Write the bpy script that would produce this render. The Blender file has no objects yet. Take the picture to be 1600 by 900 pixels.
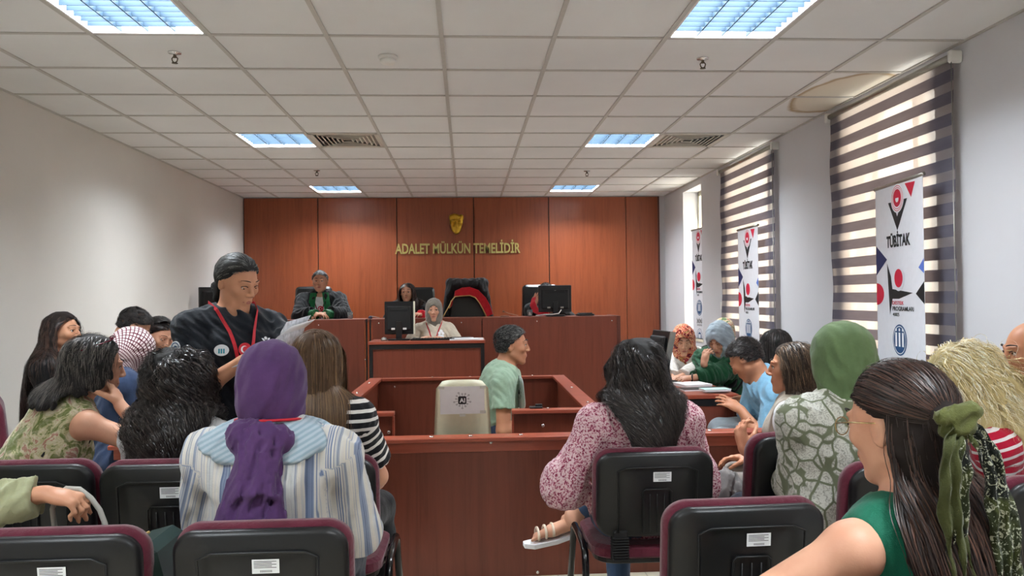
import bpy, math, random
import numpy as np
from mathutils import Matrix, Vector

# ---------------------------------------------------------------- camera, world, sun, lights, exposure
SC = bpy.context.scene
CAMZ = 1.42
FPX, PITCH, YAW, ROLL = 1208.4, .012375, .058679, -.011872
ZCEIL = 2.807
XL, XR, YB, YN = -2.99, 2.76, 10.6, -3.6      # left wall, right wall, back wall, wall behind the camera

def camera():
    cd = bpy.data.cameras.new('camera'); co = bpy.data.objects.new('camera', cd)
    SC.collection.objects.link(co); SC.camera = co
    cd.sensor_width = 36; cd.lens = FPX/1600*36; cd.clip_start = .05; cd.clip_end = 200
    fw = Vector((math.sin(YAW)*math.cos(PITCH), math.cos(YAW)*math.cos(PITCH), math.sin(PITCH)))
    r0 = Vector((math.cos(YAW), -math.sin(YAW), 0)); u0 = r0.cross(fw)
    c, s = math.cos(ROLL), math.sin(ROLL)
    r = r0*c + u0*s; u = u0*c - r0*s
    m = Matrix((r, u, -fw)).transposed().to_4x4(); m.translation = (0, 0, CAMZ)
    co.matrix_world = m
camera()

W = bpy.data.worlds.new('daylight'); SC.world = W; W.use_nodes = True
_bg = W.node_tree.nodes['Background']
_bg.inputs[0].default_value = (1, .96, .86, 1); _bg.inputs[1].default_value = 1.8

def lamp(kind, name, energy, color, loc, rot=(0, 0, 0), **kw):
    l = bpy.data.lights.new(name, kind); l.energy = energy; l.color = color
    for k, v in kw.items(): setattr(l, k, v)
    o = bpy.data.objects.new(name, l); SC.collection.objects.link(o); o.location = loc; o.rotation_euler = rot
    return o
SUN = lamp('SUN', 'sun', 7.0, (1, .93, .74), (6, 4, 8), angle=.02)
SUN.rotation_euler = Vector((-.16, .62, -.6)).to_track_quat('-Z', 'Y').to_euler()
CEIL_LAMP_W = 26.0      # watts of each recessed ceiling lamp
CEIL_GLOW = 2.6
SC.view_settings.view_transform = 'Standard'; SC.view_settings.look = 'None'
SC.view_settings.exposure = 1.8; SC.view_settings.gamma = 1.0
try: SC.view_settings.use_curve_mapping = False
except Exception: pass
SC.cycles.max_bounces = 7; SC.cycles.diffuse_bounces = 4; SC.cycles.glossy_bounces = 3
SC.cycles.transparent_max_bounces = 12; SC.cycles.transmission_bounces = 4
SC.cycles.sample_clamp_indirect = 6
SC.cycles.use_denoising = True

# ---------------------------------------------------------------- helpers
COL = SC.collection
_c, _s = math.cos(ROLL), math.sin(ROLL)
def ray(px, py):
    x, y = px-800, py-450
    u = _c*x + _s*y; v = -_s*x + _c*y
    x2, y2, z2 = u/FPX, 1.0, -v/FPX
    y1 = y2*math.cos(PITCH)-z2*math.sin(PITCH); z1 = y2*math.sin(PITCH)+z2*math.cos(PITCH)
    return np.array([x2*math.cos(YAW)+y1*math.sin(YAW), -x2*math.sin(YAW)+y1*math.cos(YAW), z1])
def at(px, py, Y):
    "the point of the room seen at a pixel, at distance Y down the room"
    r = ray(px, py); return r*(Y/r[1]) + np.array([0, 0, CAMZ])
def atx(px, py, X):
    r = ray(px, py); return r*(X/r[0]) + np.array([0, 0, CAMZ])
V3 = lambda *a: np.array(a, float)
def nrm(v): v = np.asarray(v, float); return v/(np.linalg.norm(v)+1e-12)

def link(o, parent=None):
    COL.objects.link(o)
    if parent is not None: o.parent = parent
    return o
def tag(o, label=None, cat=None, group=None, kind=None):
    if label: o['label'] = label
    if cat: o['category'] = cat
    if group: o['group'] = group
    if kind: o['kind'] = kind
    return o
WF = set()
def adopt(o, p):
    if p is None: return
    o.parent = p
    if p.name in WF: o.matrix_parent_inverse = p.matrix_basis.inverted()
def wempty(*a, **k):
    "an Empty at a thing's base whose parts are given in room coordinates"
    o = empty(*a, **k); WF.add(o.name); return o
def empty(name, loc=(0, 0, 0), rz=0.0, label=None, cat=None, group=None):
    o = bpy.data.objects.new(name, None); COL.objects.link(o); o.location = [float(a) for a in loc]; o.rotation_euler = (0, 0, rz)
    o.empty_display_size = .1
    return tag(o, label, cat, group)
def mesh_np(name, verts, faces, mats, parent=None, smooth=True, attrs=None, midx=None):
    "verts (n,3) world; faces (m,4) or list"
    me = bpy.data.meshes.new(name)
    if isinstance(faces, np.ndarray):
        n, k = faces.shape
        me.vertices.add(len(verts)); me.vertices.foreach_set('co', np.asarray(verts, np.float32).ravel())
        me.loops.add(n*k); me.loops.foreach_set('vertex_index', faces.astype(np.int32).ravel())
        me.polygons.add(n); me.polygons.foreach_set('loop_start', np.arange(0, n*k, k, dtype=np.int32))
        me.polygons.foreach_set('loop_total', np.full(n, k, np.int32))
        me.update(calc_edges=True)
    else:
        me.from_pydata([tuple(v) for v in verts], [], faces); me.update()
    if smooth: me.polygons.foreach_set('use_smooth', np.ones(len(me.polygons), bool))
    for m in (mats if isinstance(mats, (list, tuple)) else [mats]): me.materials.append(m)
    if midx is not None: me.polygons.foreach_set('material_index', np.asarray(midx, np.int32))
    for k, v in (attrs or {}).items():
        a = me.attributes.new(k, 'FLOAT', 'POINT'); a.data.foreach_set('value', np.asarray(v, np.float32))
    o = bpy.data.objects.new(name, me); COL.objects.link(o)
    adopt(o, parent)
    return o

class MB:
    "a mesh being collected from boxes, tubes, slabs"
    def __init__(s): s.v = []; s.f = []; s.m = []; s.sm = []
    def add(s, vs, fs, mi=0, smooth=False):
        o = len(s.v); s.v += [tuple(float(c) for c in v) for v in vs]; s.f += [tuple(i+o for i in f) for f in fs]
        s.m += [mi]*len(fs); s.sm += [smooth]*len(fs)
    def box(s, lo, hi, mi=0, bev=0.0, M=None):
        lo, hi = np.minimum(lo, hi).astype(float), np.maximum(lo, hi).astype(float)
        b = min(bev, *( (hi-lo)/2.001 )) if bev else 0
        if b <= 0:
            vs = [(x, y, z) for x in (lo[0], hi[0]) for y in (lo[1], hi[1]) for z in (lo[2], hi[2])]
            fs = [(0, 1, 3, 2), (4, 6, 7, 5), (0, 4, 5, 1), (2, 3, 7, 6), (0, 2, 6, 4), (1, 5, 7, 3)]
        else:
            vs = []; idx = {}
            for a in range(3):
                for c in range(8):
                    sg = [(c >> k) & 1 for k in range(3)]
                    p = [(hi[k] if sg[k] else lo[k]) for k in range(3)]
                    for k in range(3):
                        if k != a: p[k] += -b if sg[k] else b
                    idx[(a, c)] = len(vs); vs.append(tuple(p))
            fs = []
            for a in range(3):
                o1, o2 = (a+1) % 3, (a+2) % 3
                for sd in (0, 1):
                    q = [(sd << a) | (i << o1) | (j << o2) for i, j in ((0, 0), (1, 0), (1, 1), (0, 1))]
                    if not sd: q = q[::-1]
                    fs.append(tuple(idx[(a, c)] for c in q))
            for a in range(3):           # edges along a
                o1, o2 = (a+1) % 3, (a+2) % 3
                for i in (0, 1):
                    for j in (0, 1):
                        c0 = (i << o1) | (j << o2); c1 = c0 | (1 << a)
                        q = [idx[(o1, c0)], idx[(o1, c1)], idx[(o2, c1)], idx[(o2, c0)]]
                        fs.append(tuple(q if (i ^ j) else q[::-1]))
            for c in range(8): fs.append((idx[(0, c)], idx[(1, c)], idx[(2, c)]))
        if M is not None: vs = [tuple(M @ Vector(v)) for v in vs]
        s.add(vs, fs, mi); return s
    def tube(s, pts, r, n=8, mi=0, cap=True, closed=False, flat=1.0):
        pts = [np.array(p, float) for p in pts]; N = len(pts)
        rs = r if hasattr(r, '__len__') else [r]*N
        up = None; vs = []
        for i, p in enumerate(pts):
            a = pts[(i-1) % N] if (closed or i > 0) else p; b = pts[(i+1) % N] if (closed or i < N-1) else p
            t = nrm(b-a)
            if up is None:
                up = V3(0, 0, 1) if abs(t[2]) < .9 else V3(1, 0, 0)
            u = nrm(up - t*np.dot(up, t)); up = u; w = np.cross(t, u)
            for k in range(n):
                an = 2*math.pi*k/n
                vs.append(p + rs[i]*(math.cos(an)*u*flat + math.sin(an)*w))
        fs = []
        for i in range(N if closed else N-1):
            j = (i+1) % N
            for k in range(n): fs.append((i*n+k, i*n+(k+1) % n, j*n+(k+1) % n, j*n+k))
        if cap and not closed:
            fs.append(tuple(range(n))[::-1]); fs.append(tuple((N-1)*n+k for k in range(n)))
        s.add(vs, fs, mi, True); return s
    def lathe(s, prof, c=(0, 0, 0), n=20, mi=0, axis=(0, 0, 1), squash=(1, 1)):
        a = nrm(axis); u = nrm(np.cross(a, V3(0, 1, 0) if abs(a[1]) < .9 else V3(1, 0, 0))); w = np.cross(a, u)
        vs = []; N = len(prof)
        for r, h in prof:
            for k in range(n):
                an = 2*math.pi*k/n
                vs.append(np.array(c) + a*h + r*(math.cos(an)*u*squash[0] + math.sin(an)*w*squash[1]))
        fs = [(i*n+k, i*n+(k+1) % n, (i+1)*n+(k+1) % n, (i+1)*n+k) for i in range(N-1) for k in range(n)]
        fs.append(tuple(range(n))[::-1]); fs.append(tuple((N-1)*n+k for k in range(n)))
        s.add(vs, fs, mi, True); return s
    def prism(s, poly, o, u, v, t, mi=0, bev=0.0):
        "polygon (list of 2D) on plane o+u*a+v*b, thickness t along u x v"
        o = np.array(o, float); u = np.array(u, float); v = np.array(v, float); w = np.cross(u, v); w = w/np.linalg.norm(w)
        n = len(poly)
        if bev:
            c = np.mean(poly, axis=0)
            P = np.array(poly); e = P-c; L = np.linalg.norm(e, axis=1, keepdims=True)
            Q = c + e*(1-bev/np.maximum(L, bev*1.5))
            rings = [(Q, 0), (P, bev*.6), (P, t-bev*.6), (Q, t)]
        else: rings = [(np.array(poly), 0), (np.array(poly), t)]
        vs = [o+u*a+v*b+w*h for R, h in rings for a, b in R]
        fs = [tuple(range(n))[::-1], tuple((len(rings)-1)*n+k for k in range(n))]
        for i in range(len(rings)-1):
            fs += [(i*n+k, i*n+(k+1) % n, (i+1)*n+(k+1) % n, (i+1)*n+k) for k in range(n)]
        s.add(vs, fs, mi); return s
    def build(s, name, mats, parent=None, bevel=0.0, auto=True):
        me = bpy.data.meshes.new(name); me.from_pydata(s.v, [], s.f); me.update()
        for m in (mats if isinstance(mats, (list, tuple)) else [mats]): me.materials.append(m)
        me.polygons.foreach_set('material_index', np.array(s.m, np.int32)); me.polygons.foreach_set('use_smooth', np.array(s.sm, bool))
        o = bpy.data.objects.new(name, me); COL.objects.link(o)
        adopt(o, parent)
        if bevel:
            b = o.modifiers.new('b', 'BEVEL'); b.width = bevel; b.segments = 2; b.limit_method = 'ANGLE'
        return o

def rrect(w, h, r, n=6, cx=0, cy=0):
    out = []
    for sx, sy, a0 in ((1, 1, 0), (-1, 1, 90), (-1, -1, 180), (1, -1, 270)):
        for i in range(n+1):
            a = math.radians(a0+90*i/n); out.append((cx+sx*(w/2-r)+r*math.cos(a), cy+sy*(h/2-r)+r*math.sin(a)))
    return out
def circ(r, n=28, cx=0, cy=0, a0=0, a1=360):
    m = n if abs(a1-a0) >= 360 else n+1
    return [(cx+r*math.cos(math.radians(a0+(a1-a0)*i/n)), cy+r*math.sin(math.radians(a0+(a1-a0)*i/n))) for i in range(m)]
def ring(mb, r0, r1, cx, cy, o, u, v, t, mi=0, n=36):
    "a flat ring"
    o = np.array(o, float); u = np.array(u, float); v = np.array(v, float); w = nrm(np.cross(u, v)); vs = []; fs = []
    for k in range(n):
        a = 2*math.pi*k/n
        for r in (r0, r1): vs.append(o+u*(cx+r*math.cos(a))+v*(cy+r*math.sin(a))+w*t)
    for k in range(n):
        j = (k+1) % n; fs.append((2*k, 2*k+1, 2*j+1, 2*j))
    mb.add(vs, fs, mi)
def text(name, s, size, o, u, v, m, parent=None, bold=0.0, depth=.0005, sx=1.0, align='CENTER', alignv='CENTER', spacing=1.0):
    "lettering as a mesh standing at o, running along u, up along v"
    cu = bpy.data.curves.new(name, 'FONT'); cu.body = s; cu.size = size; cu.align_x = align; cu.align_y = alignv
    cu.offset = bold; cu.extrude = depth; cu.resolution_u = 3; cu.space_character = spacing
    ob = bpy.data.objects.new('tmp', cu); COL.objects.link(ob)
    me = bpy.data.meshes.new_from_object(ob.evaluated_get(bpy.context.evaluated_depsgraph_get()))
    bpy.data.objects.remove(ob)
    n = len(me.vertices); co = np.empty(n*3, np.float32); me.vertices.foreach_get('co', co); co = co.reshape(-1, 3)
    u = np.array(u, float); v = np.array(v, float); w = nrm(np.cross(u, v))
    co = np.array(o)[None]+co[:, :1]*sx*u[None]+co[:, 1:2]*v[None]+(co[:, 2:3])*w[None]
    me.vertices.foreach_set('co', co.astype(np.float32).ravel()); me.update(); me.materials.clear(); me.materials.append(m)
    ob = bpy.data.objects.new(name, me); COL.objects.link(ob)
    adopt(ob, parent)
    return ob

# ---------------------------------------------------------------- materials
def srgb(r, g, b):
    f = lambda c: (c/255/12.92 if c/255 <= .04045 else ((c/255+.055)/1.055)**2.4)
    return (f(r), f(g), f(b), 1)
MATS = {}
class NT:
    def __init__(s, name):
        s.m = bpy.data.materials.new(name); s.m.use_nodes = True; s.t = s.m.node_tree; s.n = s.t.nodes
        s.b = s.n['Principled BSDF']; s.out = s.n['Material Output']
    def new(s, t, **kw):
        x = s.n.new(t)
        for k, v in kw.items():
            if hasattr(x, k): setattr(x, k, v)
        return x
    def l(s, a, b): s.t.links.new(a, b)
    def coord(s, kind='Object', scale=(1, 1, 1), rot=(0, 0, 0)):
        tc = s.new('ShaderNodeTexCoord'); mp = s.new('ShaderNodeMapping'); s.l(tc.outputs[kind], mp.inputs[0])
        mp.inputs['Scale'].default_value = scale; mp.inputs['Rotation'].default_value = rot; return mp.outputs[0]
    def noise(s, vec, scale, detail=3, rough=.5, dist=0):
        x = s.new('ShaderNodeTexNoise'); s.l(vec, x.inputs['Vector']); x.inputs['Scale'].default_value = scale
        x.inputs['Detail'].default_value = detail; x.inputs['Roughness'].default_value = rough; x.inputs['Distortion'].default_value = dist
        return x.outputs['Fac']
    def voro(s, vec, scale, feat='F1', out='Distance', rnd=1.0):
        x = s.new('ShaderNodeTexVoronoi'); x.feature = feat; s.l(vec, x.inputs['Vector']); x.inputs['Scale'].default_value = scale
        x.inputs['Randomness'].default_value = rnd; return x.outputs[out]
    def ramp(s, fac, stops, interp='LINEAR'):
        x = s.new('ShaderNodeValToRGB'); s.l(fac, x.inputs[0]); e = x.color_ramp.elements; x.color_ramp.interpolation = interp
        while len(e) < len(stops): e.new(.5)
        for i, (p, c) in enumerate(stops): e[i].position = p; e[i].color = c
        return x.outputs[0]
    def mix(s, fac, a, b, mode='MIX'):
        x = s.new('ShaderNodeMix'); x.data_type = 'RGBA'; x.blend_type = mode
        for inp, val in ((x.inputs[0], fac), (x.inputs[6], a), (x.inputs[7], b)):
            if hasattr(val, 'is_linked'): s.l(val, inp)
            else: inp.default_value = val
        return x.outputs[2]
    def math(s, op, a, b=0.0):
        x = s.new('ShaderNodeMath'); x.operation = op
        for i, val in ((0, a), (1, b)):
            if hasattr(val, 'is_linked'): s.l(val, x.inputs[i])
            else: x.inputs[i].default_value = val
        return x.outputs[0]
    def bump(s, h, strength=.3, dist=.01):
        x = s.new('ShaderNodeBump'); s.l(h, x.inputs['Height']); x.inputs['Strength'].default_value = strength; x.inputs['Distance'].default_value = dist
        s.l(x.outputs[0], s.b.inputs['Normal'])
    def col(s, c):
        if hasattr(c, 'is_linked'): s.l(c, s.b.inputs['Base Color'])
        else: s.b.inputs['Base Color'].default_value = c
        return s
    def set(s, **kw):
        for k, v in kw.items():
            k = {'rough': 'Roughness', 'metal': 'Metallic', 'spec': 'Specular IOR Level', 'coat': 'Coat Weight', 'crough': 'Coat Roughness', 'sheen': 'Sheen Weight',
                 'sss': 'Subsurface Weight', 'alpha': 'Alpha', 'trans': 'Transmission Weight', 'ior': 'IOR', 'estr': 'Emission Strength'}.get(k, k)
            s.b.inputs[k].default_value = v
        return s
def simple(name, rgb, rough=.5, var=.08, vs=30, bump=0.0, bs=200, **kw):
    "plain surface with a faint procedural variation"
    if name in MATS: return MATS[name]
    t = NT(name); c = srgb(*rgb); vec = t.coord('Object')
    lo = tuple(x*(1-var) for x in c[:3])+(1,); hi = tuple(min(1, x*(1+var)) for x in c[:3])+(1,)
    t.col(t.ramp(t.noise(vec, vs, 3), [(.3, lo), (.7, hi)])); t.set(rough=rough, **kw)
    if bump: t.bump(t.noise(vec, bs, 4), bump, .002)
    MATS[name] = t.m; return t.m
def cloth(name, rgb, rough=.9, var=.12, sheen=.15, bump=.35, weave=500):
    if name in MATS: return MATS[name]
    t = NT(name); c = srgb(*rgb); vec = t.coord('Object')
    lo = tuple(x*(1-var) for x in c[:3])+(1,); hi = tuple(min(1, x*(1+var)) for x in c[:3])+(1,)
    t.col(t.ramp(t.noise(vec, 18, 5, .6), [(.3, lo), (.7, hi)])); t.set(rough=rough, sheen=sheen, spec=.2)
    t.bump(t.math('ADD', t.math('MULTIPLY', t.noise(vec, weave, 2), .25), t.noise(vec, 26, 3, .55, .6)), bump, .012)
    MATS[name] = t.m; return t.m
def skin(name, rgb):
    if name in MATS: return MATS[name]
    t = NT(name); c = srgb(*rgb); vec = t.coord('Object')
    a = (c[0]*.93, c[1]*.84, c[2]*.82, 1)
    t.col(t.ramp(t.noise(vec, 16, 4), [(.32, a), (.68, c)])); t.set(rough=.48, spec=.35)
    t.b.inputs['Subsurface Weight'].default_value = .0
    t.bump(t.noise(vec, 260, 3), .12, .002); MATS[name] = t.m; return t.m
def hairmat(name, rgb, tip=None, rough=.38):
    if name in MATS: return MATS[name]
    t = NT(name); c = srgb(*rgb); tip = srgb(*(tip or rgb))
    a = t.new('ShaderNodeAttribute'); a.attribute_name = 'rnd'
    d = tuple(x*.6 for x in c[:3])+(1,); b = tuple(min(1, x*1.6) for x in tip[:3])+(1,)
    t.col(t.ramp(a.outputs['Fac'], [(0, d), (.5, c), (1, b)])); t.set(rough=rough, spec=.45)
    t.l(t.math('ADD', rough, t.math('MULTIPLY', t.math('LESS_THAN', a.outputs['Fac'], -.5), .5)), t.b.inputs['Roughness'])
    MATS[name] = t.m; return t.m
def wood(name, rgb, axis='z', rough=.34, dark=.78, gs=1.0):
    if name in MATS: return MATS[name]
    t = NT(name); c = srgb(*rgb)
    sc = {'z': (9, 9, .45), 'x': (.45, 9, 9), 'y': (9, .45, 9)}[axis]
    vec = t.coord('Object', tuple(q*gs for q in sc))
    n1 = t.noise(vec, 2.2, 6, .62, .9); n2 = t.noise(vec, 16, 4, .7)
    f = t.math('ADD', t.math('MULTIPLY', n1, .7), t.math('MULTIPLY', n2, .3))
    d = (c[0]*dark, c[1]*dark*.9, c[2]*dark*.85, 1); h = (min(1, c[0]*1.13), c[1]*1.15, c[2]*1.15, 1)
    t.col(t.ramp(f, [(.36, d), (.5, c), (.66, h)])); t.set(rough=rough, spec=.5)
    t.bump(n2, .04, .001); MATS[name] = t.m; return t.m
# ---------------------------------------------------------------- smooth solid modelling for bodies, hair and cloth
class Field:
    "a distance field blended from rounded limbs and ellipsoids"
    def __init__(s): s.p = []
    def add(s, fn, c, r, k=.02, op='+'): s.p.append((fn, np.array(c, float), float(r), k, op)); return s
    def cone(s, a, b, ra, rb, k=.02, op='+', flat=False, sq=None):
        a = np.array(a, float); b = np.array(b, float); ab = b-a; L2 = max(ab@ab, 1e-9); d = ab/math.sqrt(L2)
        if sq is None:
            def fn(P):
                q = P-a; t = np.clip(q@ab/L2, 0, 1); r = np.linalg.norm(q-t[:, None]*ab, axis=1)-(ra+(rb-ra)*t)
                return np.maximum(r, (P-b)@d) if flat else r
        else:                                    # sq = (axis, factor): thickness along the axis scaled
            ax = nrm(sq[0]); fc = sq[1]
            def fn(P):
                q = P-a; t = np.clip(q@ab/L2, 0, 1); w = q-t[:, None]*ab; h = w@ax
                rr = (ra+(rb-ra)*t); w = w+np.outer(h*(1/fc-1), ax); l = np.linalg.norm(w, axis=1)
                r = (l-rr)*np.where(l > 1e-6, np.clip(1/np.sqrt(1+(h/fc/np.maximum(l, 1e-6))**2*(1/fc**2-1)), .3, 1), 1)
                return np.maximum(r, (P-b)@d) if flat else r
        m = max(ra, rb)*(max(1, sq[1]) if sq else 1)
        return s.add(fn, (a+b)/2, math.sqrt(L2)/2+m, k, op)
    def ell(s, c, R, rad, k=.02, op='+'):
        c = np.array(c, float); rad = np.array(rad, float); R = np.array(R, float)
        def fn(P):
            q = (P-c)@R; k0 = np.linalg.norm(q/rad, axis=1); k1 = np.linalg.norm(q/rad**2, axis=1)
            return k0*(k0-1)/np.maximum(k1, 1e-6)
        return s.add(fn, c, rad.max(), k, op)
    def plane(s, p, n, k=.004):
        p = np.array(p, float); n = nrm(n)
        return s.add(lambda P: (P-p)@n, p, 1e9, k, 'x')
    def extend(s, o): s.p += o.p; return s
    def __call__(s, P):
        D = np.full(len(P), 1.0)
        for fn, c, r, k, op in s.p:
            if op == '+':
                lb = np.linalg.norm(P-c, axis=1)-r; i = np.nonzero(lb < D+k)[0]
                if not len(i): continue
                b = fn(P[i]); a = D[i]; h = np.clip(.5+.5*(b-a)/k, 0, 1) if False else np.clip(.5+.5*(a-b)/k, 0, 1)
                D[i] = a+(b-a)*h-k*h*(1-h)
            elif op == '-':
                lb = np.linalg.norm(P-c, axis=1)-r; i = np.nonzero(lb < k-D)[0] if False else np.nonzero(lb < .06)[0]
                if not len(i): continue
                b = -fn(P[i]); a = D[i]; h = np.clip(.5+.5*(b-a)/k, 0, 1); D[i] = a+(b-a)*h+k*h*(1-h)
            else:
                D = np.maximum(D, fn(P))
        return D
    def bounds(s):
        lo = np.min([c-r for f, c, r, k, op in s.p if op == '+'], axis=0); hi = np.max([c+r for f, c, r, k, op in s.p if op == '+'], axis=0)
        return lo, hi

def nets(D, lo, v):
    "surface nets on a dense grid"
    S = D < 0
    c = [S[i:S.shape[0]-1+i, j:S.shape[1]-1+j, k:S.shape[2]-1+k] for i in (0, 1) for j in (0, 1) for k in (0, 1)]
    al = c[0].copy(); an = c[0].copy()
    for x in c[1:]: al &= x; an |= x
    act = an & ~al; idx = np.argwhere(act); n = len(idx)
    if n == 0: return np.zeros((0, 3)), np.zeros((0, 4), int)
    cor = np.array([(i, j, k) for i in (0, 1) for j in (0, 1) for k in (0, 1)])
    val = np.stack([D[idx[:, 0]+i, idx[:, 1]+j, idx[:, 2]+k] for i, j, k in cor], 1)
    acc = np.zeros((n, 3)); cnt = np.zeros(n)
    for a in range(8):
        for b in range(a+1, 8):
            if np.abs(cor[a]-cor[b]).sum() != 1: continue
            va, vb = val[:, a], val[:, b]; m = (va < 0) != (vb < 0)
            t = np.where(m, va/np.where(m, va-vb, 1), 0); acc += m[:, None]*(cor[a]+t[:, None]*(cor[b]-cor[a])); cnt += m
    V = lo+(idx+acc/cnt[:, None])*v
    vid = np.full(act.shape, -1, np.int64); vid[act] = np.arange(n)
    F = []
    for ax in range(3):
        o1, o2 = [(1, 2), (2, 0), (0, 1)][ax]
        s0 = [slice(None)]*3; s1 = [slice(None)]*3; s0[ax] = slice(0, -1); s1[ax] = slice(1, None)
        e = np.argwhere(S[tuple(s0)] != S[tuple(s1)])
        e = e[(e[:, o1] > 0) & (e[:, o2] > 0) & (e[:, o1] < act.shape[o1]) & (e[:, o2] < act.shape[o2])]
        if not len(e): continue
        ins = S[e[:, 0], e[:, 1], e[:, 2]]
        def g(d1, d2):
            q = e.copy(); q[:, o1] += d1; q[:, o2] += d2; return vid[q[:, 0], q[:, 1], q[:, 2]]
        Q = np.stack([g(-1, -1), g(0, -1), g(0, 0), g(-1, 0)], 1); Q[~ins] = Q[~ins][:, ::-1]
        F.append(Q)
    F = np.concatenate(F); F = F[(F >= 0).all(1)]
    return V, F

def mesh_field(F, v, lo=None, hi=None, disp=None):
    if lo is None: lo, hi = F.bounds()
    B = 6; lo = np.array(lo)-3*v; hi = np.array(hi)+3*v
    nb = np.ceil((hi-lo)/(B*v)).astype(int)
    cc = np.stack(np.meshgrid(*[np.arange(n) for n in nb], indexing='ij'), -1).reshape(-1, 3)
    ctr = lo+(cc+.5)*B*v
    d = F(ctr); keep = np.abs(d) < B*v*.87*1.5+.02
    D = np.where(d.reshape(nb) < 0, -1., 1.).astype(np.float32)
    D = np.repeat(np.repeat(np.repeat(D, B, 0), B, 1), B, 2)
    g = np.stack(np.meshgrid(*[np.arange(B)]*3, indexing='ij'), -1).reshape(-1, 3)
    kc = cc[keep]
    for s in range(0, len(kc), 2500):
        ii = (kc[s:s+2500, None, :]*B+g[None]).reshape(-1, 3); P = lo+ii*v
        val = F(P)
        if disp is not None: val = val-disp(P)
        D[ii[:, 0], ii[:, 1], ii[:, 2]] = val
    return nets(D, lo, v)

def folds(amp=.004, wl=.07, ax=(0, 0, 1), seed=0, an=.35):
    "soft cloth folds running along an axis"
    r = np.random.RandomState(seed); ax = nrm(ax); ph = r.rand(8)*6.28
    u = nrm(np.cross(ax, V3(.3, 1, .2))); w = np.cross(ax, u); k = 2*math.pi/wl
    def fn(P):
        a, b, c = P@ax, P@u, P@w
        s = 1.4*np.sin(k*.31*b+ph[0]+1.1*np.sin(k*.23*a+ph[1]))+1.2*np.sin(k*.27*c+ph[2]+np.sin(k*an*.5*a+ph[6]))
        f = np.sin(k*b*.8+s+k*an*.4*a+ph[3])+.7*np.sin(k*c*.9-s*1.2+k*an*.6*a+ph[4])+.4*np.sin(k*1.9*(b+c)+2*s+ph[5])
        return amp*(1-np.abs(f)*.75)
    return fn

# ---------------------------------------------------------------- a posed person
def rotm(yaw, pitch=0, roll=0):
    "columns: right, forward, up.  yaw clockwise from +Y in degrees, pitch down positive"
    y, p, r = map(math.radians, (yaw, pitch, roll))
    f = V3(math.sin(y)*math.cos(p), math.cos(y)*math.cos(p), -math.sin(p)); rt = V3(math.cos(y), -math.sin(y), 0); u = np.cross(rt, f)
    rt2 = rt*math.cos(r)-u*math.sin(r); u2 = u*math.cos(r)+rt*math.sin(r)
    return np.stack([rt2, f, u2], 1)
def ik(S, Wr, l1, l2, pole):
    d = Wr-S; L = np.linalg.norm(d); m = (l1+l2)*.995
    if L > m: Wr = S+d/L*m; L = m; d = Wr-S
    a = (l1*l1-l2*l2+L*L)/(2*L); h = math.sqrt(max(l1*l1-a*a, 0)); n = d/L
    p = np.array(pole, float); p = nrm(p-n*(p@n)); return S+n*a+p*h, Wr

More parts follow.
